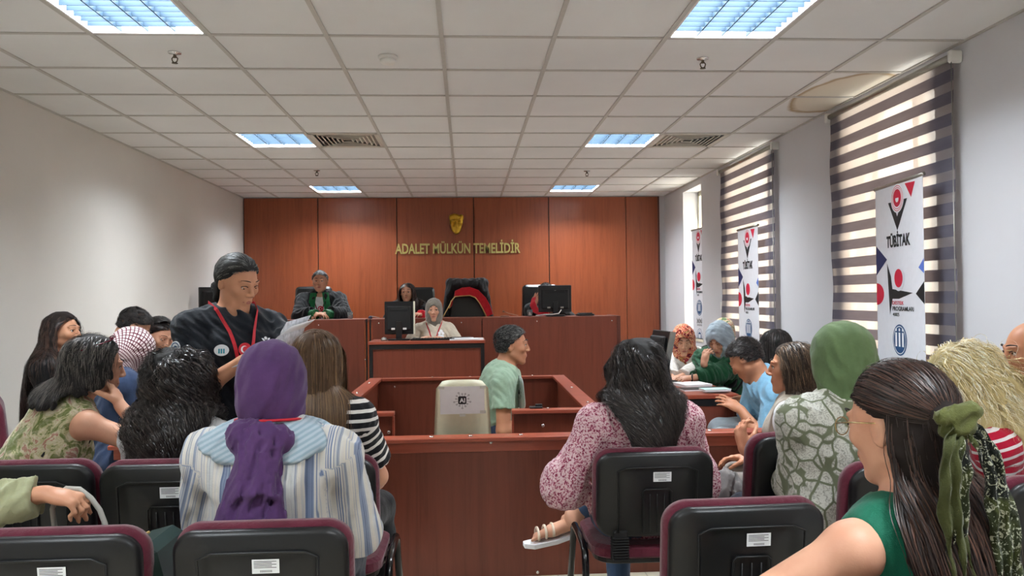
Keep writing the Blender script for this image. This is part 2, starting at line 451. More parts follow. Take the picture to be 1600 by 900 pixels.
class Pose:
    def __init__(s, head, hip, face=0, hyaw=None, hpitch=0, hroll=0, male=False, k=1.0, floor=0.0, wide=1.0, sh=None, stand=False,
                 hands=(None, None), poles=(None, None), curl=(.5, .5), knees=None, feet=None, twist=0, shrug=0, neck=.165, hk=None, palm=(None, None), fdir=(None, None)):
        s.k = k; s.male = male; s.hk = hk or k; s.wide = wide
        H = np.array(head, float); P = np.array(hip, float); s.H, s.P = H, P
        s.hp = hpitch; s.HR = rotm(face if hyaw is None else hyaw, hpitch, hroll)
        F0 = rotm(face); s.F = F0[:, 1]; s.R = F0[:, 0]
        cr = H-s.HR[:, 2]*.035*k-s.HR[:, 1]*.02*k                 # skull base
        tdir = nrm(cr-P); s.N = cr-nrm(tdir*.8+s.HR[:, 2]*.2)*neck*.62*k
        s.T = nrm(s.N-P); R2 = rotm(face+twist)
        s.RS = nrm(R2[:, 0]-s.T*(R2[:, 0]@s.T)*.7); s.FS = nrm(np.cross(s.T, s.RS)); s.RP = s.R; s.L = np.linalg.norm(s.N-P)
        sw = (sh or (.183 if male else .157))*k
        s.S = [s.N-s.T*(.072-shrug)*k+s.RS*sw*q+s.FS*.0 for q in (-1, 1)]     # left (-), right (+)
        s.l1, s.l2 = .285*k, .25*k
        s.E, s.W = [], []
        for i, q in enumerate((-1, 1)):
            t = hands[i]
            if t is None: t = P+s.F*.34*k+s.R*.12*k*q+V3(0, 0, .07) if not stand else P+s.R*.25*q*k+s.F*.05-V3(0, 0, .08)
            e, w = ik(s.S[i], np.array(t, float), s.l1, s.l2, poles[i] if poles[i] is not None else (s.R*q*.6-s.F*.5+V3(0, 0, -.6)))
            s.E.append(e); s.W.append(w)
        s.curl = curl; s.palm = palm; s.fdir = fdir
        s.hipj = [P+s.R*.09*k*q-V3(0, 0, .01) for q in (-1, 1)]
        s.K, s.A = [], []
        for i, q in enumerate((-1, 1)):
            if stand:
                kn = s.hipj[i]+V3(0, 0, -1)*(P[2]-floor-.08)*.48+s.F*.015+s.R*.01*q; an = V3(*(s.hipj[i]+s.R*.02*q-s.F*.02)[:2], floor+.085)
            else:
                kn = s.hipj[i]+nrm(s.F*1+s.R*.12*q)*.42*k; kn[2] = max(P[2]-.03, floor+.42)
                an = V3(*(kn+s.F*.0)[:2], floor+.085)
            if knees and knees[i] is not None: kn = np.array(knees[i], float)
            if feet and feet[i] is not None: an = np.array(feet[i], float)
            elif knees and knees[i] is not None: an = V3(*kn[:2], floor+.085)
            s.K.append(kn); s.A.append(an)
    def h(s, x, y, z): return s.H+s.HR@(np.array([x, y, z])*s.hk)
    # pieces; inf = how far cloth stands off the skin
    def torso(s, F, inf=0, k=.06, belly=0):
        q, w = s.k, s.wide; P, N, T = s.P, s.N, s.T; B = np.stack([s.RP, np.cross(T, s.RP), T], 1); C = np.stack([s.RS, s.FS, T], 1); L = s.L
        i3 = V3(inf, inf, inf)
        if s.male:
            F.ell(P+T*.02, B, V3(.158*w, .118, .12)*q+i3, k); F.ell(P+T*L*.36+B[:, 1]*.008, B, V3(.142*w, .112+belly, .15)*q+i3, k)
            F.ell(P+T*L*.68, C, V3(.158*w, .112, .155)*q+i3, k); F.ell(P+T*L*.86, C, V3(.15*w, .085, .08)*q+i3, k)
        else:
            F.ell(P+T*.01, B, V3(.17*w, .12, .115)*q+i3, k); F.ell(P+T*L*.36, B, V3(.126*w, .1+belly, .15)*q+i3, k)
            F.ell(P+T*L*.66, C, V3(.135*w, .1, .14)*q+i3, k); F.ell(P+T*L*.86, C, V3(.13*w, .075, .07)*q+i3, k)
            for u in (-1, 1): F.ell(P+T*L*.64+s.RS*.062*u*q+s.FS*.085*q, C, V3(.058, .05, .058)*q+i3, .05)
        for j, u in ((0, -1), (1, 1)):
            F.cone(N-T*.012*q, s.S[j]-s.RS*u*.012, .036*q+inf, .04*q+inf, .045)
        return F
    def arm(s, F, j, inf=0, t=1.0, k=.025, flat=False, end=None):
        q = s.k; m = 1.12 if s.male else 1.0; S, E, W = s.S[j], s.E[j], s.W[j]
        r0, r1, r2, r3 = .046*q*m, .038*q*m, .036*q*m, .0235*q*m
        end = inf if end is None else end
        if t <= .5:
            u = t*2; F.ell(S, np.eye(3), V3(1, 1, 1)*(r0+inf), .04); F.cone(S, S+(E-S)*u, r0+inf*.9, r0+(r1-r0)*u+end, k, flat=flat)
        else:
            F.ell(S, np.eye(3), V3(1, 1, 1)*(r0+inf), .04); F.cone(S, E, r0+inf*.9, r1+inf, k); u = (t-.5)*2
            mid = E+(W-E)*.3
            if u > .3: F.cone(E, mid, r2+inf, r2*1.03+inf, k); F.cone(mid, E+(W-E)*u, r2*1.03+inf, r2+(r3-r2)*u+end, k, flat=flat)
            else: F.cone(E, E+(W-E)*u, r2+inf, r2+end, k, flat=flat)
        return F
    def leg(s, F, j, inf=0, k=.03, flat=False, t=1.0):
        q = s.k; F.cone(s.hipj[j], s.K[j], .088*q+inf, .054*q+inf, .05); A = s.K[j]+(s.A[j]-s.K[j])*t
        F.cone(s.K[j], s.K[j]+(s.A[j]-s.K[j])*.3, .053*q+inf, .054*q+inf, k); F.cone(s.K[j]+(s.A[j]-s.K[j])*.3, A, .054*q+inf, .036*q+inf, k, flat=flat); return F
    def foot(s, F, j, inf=0, d=None):
        A = s.A[j]; f = s.F if d is None else nrm(d); dn = V3(0, 0, -1); dn = nrm(dn-f*(dn@f)) if abs(f[2]) < .95 else -s.F
        q = s.k; F.cone(A-f*.02+dn*.03*q, A+f*.10*q+dn*.052*q, .034*q+inf, .026*q+inf, .03); F.cone(A+f*.1*q+dn*.052*q, A+f*.165*q+dn*.058*q, .034*q+inf, .02*q+inf, .02, sq=(dn, .7)); return F
    def neckp(s, F, inf=0):
        q = s.k; m = 1.15 if s.male else 1.0
        F.cone(s.N-s.T*.02*q, s.H-s.HR[:, 2]*.05*s.hk-s.HR[:, 1]*.022*s.hk, .056*q*m+inf, .048*q*m+inf, .035); return F
    def head(s, F, detail=True):
        q = s.hk; h = s.h; R = s.HR; E = lambda x, y, z, a, b, c, k=.02, op='+': F.ell(h(x, y, z), R, V3(a, b, c)*q, k*q, op)
        E(0, -.014, .035, .074, .092, .084); E(0, .024, -.022, .057, .062, .072, .04)
        j = 1.12 if s.male else 1
        for u in (-1, 1): F.cone(h(u*.045*j, .004, -.048), h(u*.012, .062, -.092), .013*q, .014*q, .025)
        F.ell(h(0, .071, -.094), R, V3(.017*j, .013, .013)*q, .018)
        F.ell(h(0, .067, -.056), R, V3(.024, .021, .024)*q, .02)
        if detail:
            for u in (-1, 1):
                E(u*.039, .06, -.012, .02, .019, .018, .02)
                E(u*.031, .099, .012, .018, .018, .0105, .012, '-')
                E(u*.0305, .0725, .012, .0135, .0135, .012, .004)
                F.cone(h(u*.014, .088, .031), h(u*.046, .073, .032), .006*q, .0055*q, .012)
                F.cone(h(u*.019, .084, .0205), h(u*.045, .072, .018), .0045*q, .004*q, .004)
                F.cone(h(u*.019, .082, .003), h(u*.045, .07, .005), .004*q, .004*q, .005)
                F.ell(h(u*.076, -.01, .0), R, V3(.008, .018, .030)*q, .006); F.ell(h(u*.083, -.004, .003), R, V3(.006, .010, .018)*q, .004, '-')
                F.ell(h(u*.0125, .095, -.024), R, V3(.0075, .009, .0065)*q, .006)
            F.cone(h(0, .085, .024), h(0, .105, -.019), .007*q, .0088*q, .012)
            F.cone(h(-.015, .084, -.05), h(.015, .084, -.05), .0055*q, .0055*q, .008); F.cone(h(-.012, .0835, -.0605), h(.012, .0835, -.0605), .006*q, .006*q, .008)
            F.cone(h(-.021, .0955, -.0552), h(.021, .0955, -.0552), .0018*q, .0018*q, .004, '-')
        return F
    def hand(s, F, j, fine=True):
        u = (-1, 1)[j]; q = s.k; W, E = s.W[j], s.E[j]; c = s.curl[j]
        d = nrm(W-E) if s.fdir[j] is None else nrm(s.fdir[j])
        n = s.palm[j]; n = (V3(0, 0, -1)*.9-s.R*u*.3) if n is None else np.array(n, float)
        n = nrm(n-d*(n@d)); t = np.cross(n, d)*(-u)          # t points to the thumb side
        F.cone(W-d*.01, W+d*.045*q, .024*q, .03*q, .015, sq=(n, .62)); F.cone(W+d*.03*q-t*.014*q, W+d*.078*q-t*.018*q, .0185*q, .0165*q, .012, sq=(n, .7))
        F.cone(W+d*.03*q+t*.014*q, W+d*.082*q+t*.02*q, .0185*q, .0165*q, .012, sq=(n, .7))
        s.tips = getattr(s, 'tips', {})
        for i, (o, L, sp) in enumerate(((.029, .072, .10), (.0095, .08, .03), (-.0095, .075, -.04), (-.028, .06, -.13))):
            p = W+d*(.084-.004*abs(i-1.3))*q+t*o*q; a = c*(.75+.1*i); dd = nrm(d+t*sp)
            r = (.0088, .009, .0086, .0076)[i]*q
            for sgi, (fr, fa) in enumerate(((.46, .7), (.3, 1.15), (.24, .8))):
                a2 = a*fa*1.0; dd = nrm(dd*math.cos(a2)+nrm(n-dd*(n@dd))*math.sin(a2)) if a2 else dd
                e = p+dd*L*fr*q; F.cone(p, e, r, r*.92, .004); p = e; r *= .92
        b = W+d*.022*q+t*.022*q+n*.006; m = b+nrm(d*.75+t*.75+n*.35*(1+c))*.042*q; e = m+nrm(d*1.0+t*(.25-.5*c)+n*(.2+.8*c))*.032*q; e2 = e+nrm(d+t*(-.1-.6*c)+n*(.2+c))*.024*q
        F.cone(b, m, .0145*q, .0115*q, .01); F.cone(m, e, .0112*q, .01*q, .004); F.cone(e, e2, .01*q, .0085*q, .003)
        return F
    def body(s, face=True, hands=True):
        F = Field(); s.torso(F); s.neckp(F)
        for j in (0, 1): s.arm(F, j); s.leg(F, j); s.foot(F, j)
        s.head(F, face)
        if hands:
            for j in (0, 1): s.hand(F, j)
        return F
    def coll(s, hi=.0, ti=.0, tors=True, arms=True):
        F = Field(); q = s.hk
        F.ell(s.h(0, -.012, .035), s.HR, V3(.074, .094, .084)*q+hi, .03); F.ell(s.h(0, .02, -.03), s.HR, V3(.062, .06, .072)*q+hi, .04); s.neckp(F, ti)
        if tors:
            s.torso(F, ti)
            for j in (0, 1):
                if arms: s.arm(F, j, ti)
        return F

PEOPLE = []
def person(label, pose, skin_m, v=.006, face=True, hands=True, group=None, brow=(40, 28, 22), lip=(165, 92, 84), eyes=True, iris=(45, 28, 18), gaze=None):
    g_ = (25 if pose.hp > 15 else 0) if gaze is None else gaze
    base = V3(*(pose.P[:2]), 0)
    r = wempty('person', base, label=label, cat='person', group=group)
    F = pose.body(face, hands)
    V, Q = mesh_field(F, v)
    mesh_np('body', V, Q, skin_m, r)
    if face and eyes:
        bm_ = simple('brow_%d' % brow[0], brow, .7); lm = simple('lip_%d' % lip[0], lip, .45); q = pose.hk; h = pose.h
        for u in (-1, 1):
            e = MB()
            c = h(u*.0305, .0745, .0115); f = pose.HR@V3(0, math.cos(math.radians(g_)), -math.sin(math.radians(g_))); n = 16; pr = []
            R = .0124*q
            prof = [(R*math.sin(a), R*math.cos(a)) for a in np.linspace(0.02, math.pi/2, 9)]
            e.lathe(prof[::-1], c+f*0.0, n, 0, f)
            for i in range(len(e.f)):
                ctr = np.mean([e.v[k] for k in e.f[i]], axis=0)-c
                if ctr@f > R*.87: e.m[i] = 1
            lid = MB(); RL = R*1.07; ups = pose.HR@V3(0, math.cos(math.radians(62-g_*1.3)), math.sin(math.radians(62-g_*1.3)))
            lid.lathe([(RL*math.sin(a), RL*math.cos(a)) for a in np.linspace(math.radians(50), .02, 9)], c, n, 0, ups); lid.build('eyelid', skin_m, r)
            o = e.build('eye', [simple('eyewhite', (225, 215, 208), .2), simple('iris_%d' % iris[0], iris, .15)], r)
            m = MB(); pts = [h(u*(.013+.036*t), .0955-.0215*t**1.8, .0385+.005*math.sin(t*2.6)-.002*t) for t in np.linspace(0, 1, 8)]
            m.tube(pts, [(.0020 if pose.male else .0012)*q+.0012*q*math.sin(math.pi*min(1, t*1.1+.12)) for t in np.linspace(0, 1, 8)], 6, flat=.9); m.build('eyebrow', bm_, r)
            m = MB(); pts = [h(u*(.0165+.029*t), .0885+.0025*math.sin(t*3.1)-.010*t, .0125+.0058*math.sin(t*math.pi)**.7-.001*t) for t in np.linspace(0, 1, 8)]
            m.tube(pts, [.0017*q]*8, 5); m.build('eyelashes', bm_, r)
        m = MB()
        for z0, bow, th in ((-.0525, 1, .0034), (-.0592, -1, .0042)):
            pts = []; rs = []
            for t in np.linspace(-1, 1, 11):
                zz = z0+(.0012*math.cos(t*math.pi*2)*(bow > 0))-.0032*abs(t)**1.5*bow; pts.append(h(.0245*t, .0900-.0065*t*t-.0008*(bow < 0), zz)); rs.append(max(.0008, th*(1-abs(t)**2.2))*q)
            m.tube(pts, rs, 8)
        m.build('lips', lm, r)
    PEOPLE.append((r, pose)); return r

def relax(V, Q, it=2):
    a = np.concatenate([Q[:, 0], Q[:, 1], Q[:, 2], Q[:, 3]]); b = np.concatenate([Q[:, 1], Q[:, 2], Q[:, 3], Q[:, 0]])
    n = len(V); deg = np.bincount(a, minlength=n)[:, None]+1e-9
    for i in range(it):
        for lam in (.55, -.5) if i % 2 else (.55,):
            S = np.stack([np.bincount(a, V[b, k], n) for k in range(3)], 1); V = V+lam*(S/deg-V)
    return V
def garment(r, name, F, m, v=.007, amp=.004, wl=.08, ax=(0, 0, 1), seed=0, attr=None, label=None, disp=True):
    V, Q = mesh_field(F, v, disp=folds(amp, wl, ax, seed) if disp else None)
    V = relax(V, Q, 3)
    at_ = attr(V) if attr else None
    o = mesh_np(name, V, Q, m, r, attrs=at_)
    if label: o['label'] = label
    return o
def bone_attr(p, sleeve_scale=1.0):
    "stripe coordinate: height on the trunk, length along the arm on the sleeves"
    def fn(V):
        best = np.full(len(V), 1e9); u = (V-p.P)@p.T; out = u.copy()
        dT = np.linalg.norm(np.stack([(V-p.P)@p.RS/ (.15*p.k*p.wide), (V-p.P)@p.FS/.11], 1), axis=1)
        for j in (0, 1):
            for a, b, o in ((p.S[j], p.E[j], 0), (p.E[j], p.W[j], p.l1)):
                ab = b-a; t = np.clip((V-a)@ab/(ab@ab), 0, 1); d = np.linalg.norm(V-a-t[:, None]*ab, axis=1)
                sel = (d < .085*p.k) & (d < best) & ((t > .12) | (o > 0)) & (dT > .95); best[sel] = d[sel]; out[sel] = -(o+t[sel]*np.linalg.norm(ab))*sleeve_scale+.42
        return {'bu': out}
    return fn
def shirt(r, p, m, name='shirt', sleeve=.3, inf=.012, end=None, neck=.075, hem=.0, amp=.004, wl=.09, seed=1, v=.007, vneck=0, stripes=False, long=0, belly=0, ndrop=.02, sl=(None, None), ninf=0):
    F = Field(); p.torso(F, inf, belly=belly)
    if sleeve > 0:
        for j in (0, 1): p.arm(F, j, inf, sl[j] if sl[j] is not None else sleeve, flat=True, end=end if end is not None else inf)
    if long:
        for j in (0, 1): F.cone(p.hipj[j], p.hipj[j]+(p.K[j]-p.hipj[j])*long, .1*p.k+inf, .085*p.k+inf, .06)
    if sleeve < 1:
        pass
    if neck: F.add(Field().cone(p.N+p.FS*.012-p.T*ndrop, p.N+p.FS*.03+p.T*.16, neck*p.k, (neck+.02)*p.k).__call__, p.N+p.T*.07, .2, .01, '-')
    if vneck: F.cone(p.N+p.FS*.02, p.N+p.FS*.13-p.T*vneck, .06*p.k, .02, .01, '-')
    if not stand_of(p): pass
    return garment(r, name, F, m, v, amp, wl, V3(0, 0, 1)*.6+p.RS*.5, seed, bone_attr(p) if stripes else None)
def stand_of(p): return False
def trousers(r, p, m, name='trousers', inf=.012, v=.009, amp=.003, t=.97, seed=3):
    F = Field(); B = np.stack([p.RP, np.cross(p.T, p.RP), p.T], 1)
    F.ell(p.P-p.T*.01, B, V3(.165*p.wide, .12, .1)*p.k+inf, .05)
    for j in (0, 1): p.leg(F, j, inf, flat=True, t=t)
    return garment(r, name, F, m, v, amp, .1, p.F*.4+V3(0, 0, 1), seed)
def shoes(r, p, m, inf=.006, v=.008, dirs=(None, None), name='shoe'):
    for j in (0, 1):
        F = Field(); p.foot(F, j, inf, dirs[j]); V, Q = mesh_field(F, v); mesh_np(name, V, Q, m, r)

def strands(r, p, mat, n=3200, length=.3, part=0.0, grav=.5, wave=0.0, wfreq=25, wid=.0011, layer=(.006, .02), back=.5, seed=0, line=None, curl=0.0, target=None, tors=.012,
            side=1.0, name='hair', under=.007, seg=.022, lenvar=.15, clump=.012, root=None, ucol=None, tgrav=None, jitter=.35, taper=True, flow=None, undermin=0.0, facex=.07, gather=0.0, gdir=None, arms=True, gx=0.0):
    "hair: strands combed over the scalp, falling over neck and shoulders, with the dense mass below them"
    rs = np.random.RandomState(seed); q = p.hk; rad = V3(.075, .095, .085)*q; c = p.h(0, -.012, .035)
    L = line or [(-.12, -.075), (-.05, -.05), (-.015, -.02), (.01, .012), (.035, .045), (.06, .066), (.072, .072), (.09, .2)]
    ys = [a for a, b in L]; zs = [b for a, b in L]
    D = rs.randn(n*4, 3); D /= np.linalg.norm(D, axis=1)[:, None]; loc = D*np.array([.075, .095, .085])+np.array([0, -.012, .035])
    ok = (loc[:, 2] > np.interp(loc[:, 1], ys, zs))
    if root is not None: ok &= root(loc)
    loc = loc[ok][:n]; n = len(loc)
    X = c+(loc-np.array([0, -.012, .035]))@p.HR.T*q
    lay = rs.uniform(layer[0], layer[1], n); rnd = rs.rand(n)
    C = p.coll(0, tors, True, arms)
    def grad(P):
        e = 1e-3; d = C(P); return d, np.stack([(C(P+np.eye(3)[i]*e)-d)/e for i in range(3)], 1)
    sx = np.sign(loc[:, 0]-part+1e-6)*side
    f0 = np.stack([sx*np.clip((loc[:, 1]+.10)/.12, .04, .9), -back*np.ones(n), -.6*(loc[:, 1] < -.05)], 1)
    if flow is not None: f0 = flow(loc, rs)
    f0 = f0@p.HR.T; d, g = grad(X); f0 -= g*(f0*g).sum(1)[:, None]; v = f0/(np.linalg.norm(f0, axis=1)[:, None]+1e-9)
    v += rs.randn(n, 3)*.12*jitter
    Ls = length*(1+rs.uniform(-lenvar, lenvar*.6, n)); N = int(length*(1+lenvar)/seg)+1
    pts = [X+g*.002]; gs = [g]; cur = X.copy(); G = V3(0, 0, -1); st = Ls/N; ci = (loc/clump).round().astype(int); ph = ((ci@np.array([12.9, 78.2, 37.7])) % 6.283)+rs.randn(n)*.5
    for i in range(N):
        t = i/N; gk = grav if tgrav is None else grav+(tgrav-grav)*t
        w = v*(1-gk)+G*gk
        if target is not None: tv = target-cur; tl = np.linalg.norm(tv, axis=1)[:, None]; w = w*.5+tv/(tl+1e-6)*.9*np.clip(tl/.03, 0, 1)
        w += rs.randn(n, 3)*.05*jitter
        v = w/(np.linalg.norm(w, axis=1)[:, None]+1e-9); cur = cur+v*st[:, None]
        if gather:
            xr = (cur-p.N)@p.RS-gx; below = np.clip(((p.H-cur)@p.T-.02)/.1, 0, 1); cur = cur-np.outer(xr*gather*below, p.RS)-np.outer(.0015*below, p.FS)
        for _ in range(2):
            d, g = grad(cur); lim = lay*min(1, .3+t*3); push = np.clip(lim-d, 0, .05); cur = cur+g*push[:, None]
        Lc = (cur-p.H)@p.HR/q; zl = np.interp(Lc[:, 1], ys, zs)
        bad = (Lc[:, 1] > .012) & (Lc[:, 2] < np.minimum(zl, .07)) & (Lc[:, 2] > -.13) & (np.abs(Lc[:, 0]) < facex+lay/q*.5)
        sg = np.where(np.abs(Lc[:, 0]) < .004, sx, np.sign(Lc[:, 0])); Ln = Lc.copy(); Ln[:, 0] = np.where(bad, Lc[:, 0]+sg*np.clip(facex+lay/q*.5-np.abs(Lc[:, 0]), 0, .02), Lc[:, 0]); Ln[:, 1] = np.where(bad, Lc[:, 1]-.004, Lc[:, 1])
        dv = (Ln-Lc)@p.HR.T*q; cur = cur+dv; v = v+dv/st[:, None]*.5
        v = v-g*np.clip((v*g).sum(1), None, 0)[:, None]*(d < lay+.004)[:, None]
        pts.append(cur.copy()); gs.append(g+rs.randn(n, 3)*.25)
    P = np.stack(pts, 1); GN = np.stack(gs, 1)                                      # n, N+1, 3
    if wave:
        s_ = np.linspace(0, 1, N+1)[None]*Ls[:, None]; A = wave*np.clip(s_/.08, 0, 1)
        T = np.gradient(P, axis=1); T /= np.linalg.norm(T, axis=2)[..., None]+1e-9
        s1 = np.cross(T, p.HR[:, 1][None, None]+V3(.01, .02, .03)); s1 /= np.linalg.norm(s1, axis=2)[..., None]+1e-9; s2 = np.cross(T, s1)
        a = wfreq*s_*6.283+ph[:, None]
        P = P+s1*(A*np.sin(a))[..., None]+s2*(A*.7*np.cos(a))[..., None]
    m = N+1; k = 2
    T = np.gradient(P, axis=1); T /= np.linalg.norm(T, axis=2)[..., None]+1e-9
    a1 = np.cross(T, GN); a1 /= np.linalg.norm(a1, axis=2)[..., None]+1e-9
    tt = np.linspace(0, 1, m); w = wid*(np.clip(1-tt**3, .12, 1) if taper else np.ones(m))*1.0
    ring_ = [-a1, a1]
    Vt = np.stack([P+rr*w[None, :, None] for rr in ring_], 2).reshape(-1, 3)
    ii = (np.arange(n)[:, None]*m+np.arange(m-1)[None]).ravel()*k
    Fq = np.stack([ii, ii+1, ii+3, ii+2], 1)
    at_ = np.repeat(rnd, m*k)
    if under:
        vv = .007; ol = np.argsort(lay)[:max(60, int(n*.35))]; sel = rs.choice(ol, min(len(ol), 420), replace=False); S = P[sel].reshape(-1, 3); t_ = np.tile(tt, len(sel))
        S2 = S[t_ >= undermin]; lo = S2.min(0)-.04; hi = S2.max(0)+.04; sh = np.ceil((hi-lo)/vv).astype(int)+1
        Dg = np.full(sh, .05, np.float32); rr = int(.028/vv); o = np.stack(np.meshgrid(*[np.arange(-rr, rr+1)]*3, indexing='ij'), -1).reshape(-1, 3)
        cell = np.unique(np.round((S2-lo)/vv).astype(int), axis=0); cp = lo+cell*vv
        flat = Dg.ravel(); st_ = np.array([sh[1]*sh[2], sh[2], 1])
        od = np.linalg.norm(o*vv, axis=1)
        for oo, dd in zip(o, od):
            c2 = np.clip(cell+oo, 0, sh-1); id_ = c2@st_; np.minimum.at(flat, id_, dd-under) if False else flat.__setitem__(id_, np.minimum(flat[id_], dd-under))
        Dg = flat.reshape(sh)
        for ax in range(3):
            Dg = (Dg+np.roll(Dg, 1, ax)+np.roll(Dg, -1, ax))/3
        gi = np.stack(np.meshgrid(*[np.arange(x) for x in sh], indexing='ij'), -1).reshape(-1, 3); Pg = lo+gi*vv
        nearm = (Dg.ravel() < .03)
        U, UQ = nets(Dg, lo, vv)
        # keep the mass off the face
        L_ = (U-p.H)@p.HR/q
        if len(UQ):
            inf_ = (L_[:, 1] > .03) & (np.abs(L_[:, 0]) < .068) & (L_[:, 2] < np.interp(L_[:, 1], ys, zs)-.004) & (L_[:, 2] > -.12) & (np.linalg.norm(L_, axis=1) < .15)
            UQ = UQ[~inf_[UQ].any(1)]
            Fq = np.concatenate([Fq, UQ+len(Vt)]); Vt = np.concatenate([Vt, U]); rv = -np.ones(len(U)); at_ = np.concatenate([at_, rv])
    return mesh_np(name, Vt, Fq, mat, r, attrs={'rnd': at_})

def short_hair(r, p, mat, thick=.014, n=1800, length=.022, seed=0, line=None, name='hair', up=.35, wid=.0011, root=None):
    return strands(r, p, mat, n=int(n*1.6), length=length*1.25, grav=.02, layer=(thick*.25, thick*1.15), seed=seed, line=line or [(-.12, -.065), (-.065, -.055), (-.036, -.03), (-.03, .02), (.0, .03), (.012, .04), (.035, .052), (.055, .068), (.068, .078), (.09, .2)],
                   name=name, wid=wid*1.2, under=.0068, seg=.008, lenvar=.3, jitter=2.2, tors=0, back=.6, root=root,
                   flow=lambda l, rs: np.stack([l[:, 0]*5, .5-l[:, 1]*4, np.full(len(l), .25)], 1))

def hijab(r, p, m, v=.006, inf=.016, drape=.16, seed=0, opening=True, amp=.003, name='hijab', chest=True, backd=.1, under=None, attr=None, open_w=.056, open_h=.082, wl=.06):
    q = p.hk; F = Field(); i3 = V3(inf, inf, inf)
    F.ell(p.h(0, -.014, .035), p.HR, V3(.076, .098, .086)*q+i3, .03); F.ell(p.h(0, .005, -.04), p.HR, V3(.066, .07, .08)*q+i3*.8, .05)
    F.ell(p.h(0, -.05, -.035), p.HR, V3(.058, .05, .07)*q+i3, .05)
    F.cone(p.h(0, -.02, -.06), p.N-p.T*.0, .072*q, .082*q, .05)
    if chest:
        F.cone(p.N, p.N+p.FS*.07*q-p.T*drape, .08*q, .07*q, .05); F.cone(p.N-p.FS*.01, p.N-p.FS*.05*q-p.T*backd, .085*q, .07*q, .05)
        for u in (-1, 1): F.cone(p.N, p.N+p.RS*u*.09*q-p.T*.055*q, .07*q, .045*q, .04)
    if opening: F.ell(p.h(0, .105, -.018), p.HR, V3(open_w, .075, open_h)*q, .008, '-')
    return garment(r, name, F, m, v, amp, wl, p.HR[:, 2]*.7+p.HR[:, 1]*.6, seed, attr)

def on_surface(F, P, n, off=.002, reach=.12):
    "slides points along n until they lie on the field's surface"
    P = np.array(P, float).reshape(-1, 3); n = np.array(n, float); n = np.tile(nrm(n), (len(P), 1)) if n.ndim == 1 else n; X = P+n*reach
    for _ in range(30):
        d = F(X)-off; X = X-n*np.clip(d, -.02, .03)[:, None]*.8
    return X
def drape(name, path, wdir, width, m, parent, nf=2.5, fd=.008, th=.003, tw=0.0, nw=11):
    "a strip of thin cloth with lengthwise folds hanging along a path"
    path = np.array(path, float); k = len(path); T = np.gradient(path, axis=0); T /= np.linalg.norm(T, axis=1)[:, None]; vs = []; w = width if hasattr(width, '__len__') else [width]*k
    for sgn in (1, -1):
        for i in range(k):
            a = tw*i/k; W_ = nrm(np.array(wdir, float)-T[i]*(np.array(wdir)@T[i])); N_ = np.cross(T[i], W_); W2 = W_*math.cos(a)+N_*math.sin(a); N2 = np.cross(T[i], W2)
            for j in range(nw):
                t = j/(nw-1)-.5; vs.append(path[i]+W2*w[i]*t*(1-.15*math.sin(i*.9+j))+N2*(fd*math.sin(6.283*nf*t+i*.35)+fd*.5*math.sin(i*1.3+j*.4)+sgn*th/2))
    fs = []; M = k*nw
    for i in range(k-1):
        for j in range(nw-1): q = (i*nw+j, i*nw+j+1, (i+1)*nw+j+1, (i+1)*nw+j); fs += [q, tuple(x+M for x in q[::-1])]
        fs += [((i+1)*nw, i*nw, i*nw+M, (i+1)*nw+M)[::-1], (i*nw+nw-1, (i+1)*nw+nw-1, (i+1)*nw+nw-1+M, i*nw+nw-1+M)[::-1]]
    mb = MB(); mb.add(vs, fs, 0, True); return mb.build(name, m, parent)
def lanyard(r, p, m, F, width=.011, drop=.26, badge=None, name='lanyard'):
    "a ribbon loop lying round the neck down to the chest"
    L = []
    for u in (-1, 1):
        pts = [p.N-p.T*0-p.FS*.075*p.k+p.RS*u*.0*p.k, p.N-p.FS*.055*p.k+p.RS*u*.05*p.k, p.N+p.RS*u*.062*p.k+p.T*.01, p.N+p.FS*.05*p.k+p.RS*u*.058*p.k-p.T*.02]
        for t in np.linspace(.2, 1, 9): pts.append(p.N+p.FS*.1*p.k+p.RS*u*(.058*(1-t)+.004)*p.k-p.T*(.03+drop*t))
        pts = np.array(pts); out = []
        for i, x in enumerate(pts):
            axis = p.N-p.T*(0.02+max(0, i-3)*.03); n = x-axis; n = nrm(n-p.T*(n@p.T)); n = nrm(n+p.T*.8) if i < 4 else p.FS; out.append(on_surface(F, [x-n*.06], n, .004, .22 if i >= 4 else .12)[0])
        L.append(np.array(out))
    mb = MB()
    for P_ in L:
        P_ = np.array(P_); T = np.gradient(P_, axis=0); vs = []
        for i in range(len(P_)):
            n = P_[i]-(p.N-p.T*.1); n = nrm(n-p.T*(n@p.T)); s_ = nrm(np.cross(T[i], n))*width/2; vs += [P_[i]-s_, P_[i]+s_, P_[i]+s_+n*.0015, P_[i]-s_+n*.0015]
        k = len(P_); fs = [(4*i+a, 4*i+(a+1) % 4, 4*i+4+(a+1) % 4, 4*i+4+a) for i in range(k-1) for a in range(4)]; mb.add(vs, fs)
    mb.build(name, m, r); return L
def chest_frame(p, F, x, z, n=None):
    "a frame lying on the chest: origin, right, up, outward"
    n = p.FS if n is None else nrm(n); o = on_surface(F, [p.N+p.RS*x-p.T*z-n*.02], n, .001, .2)[0]
    e = .012; a = on_surface(F, [p.N+p.RS*(x+e)-p.T*z-n*.02, p.N+p.RS*x-p.T*(z-e)-n*.02], n, .001, .2); u = nrm(o-a[0]); w = nrm(a[1]-o); nn = nrm(np.cross(u, w)); w = np.cross(nn, u)
    return o, u, w, nn
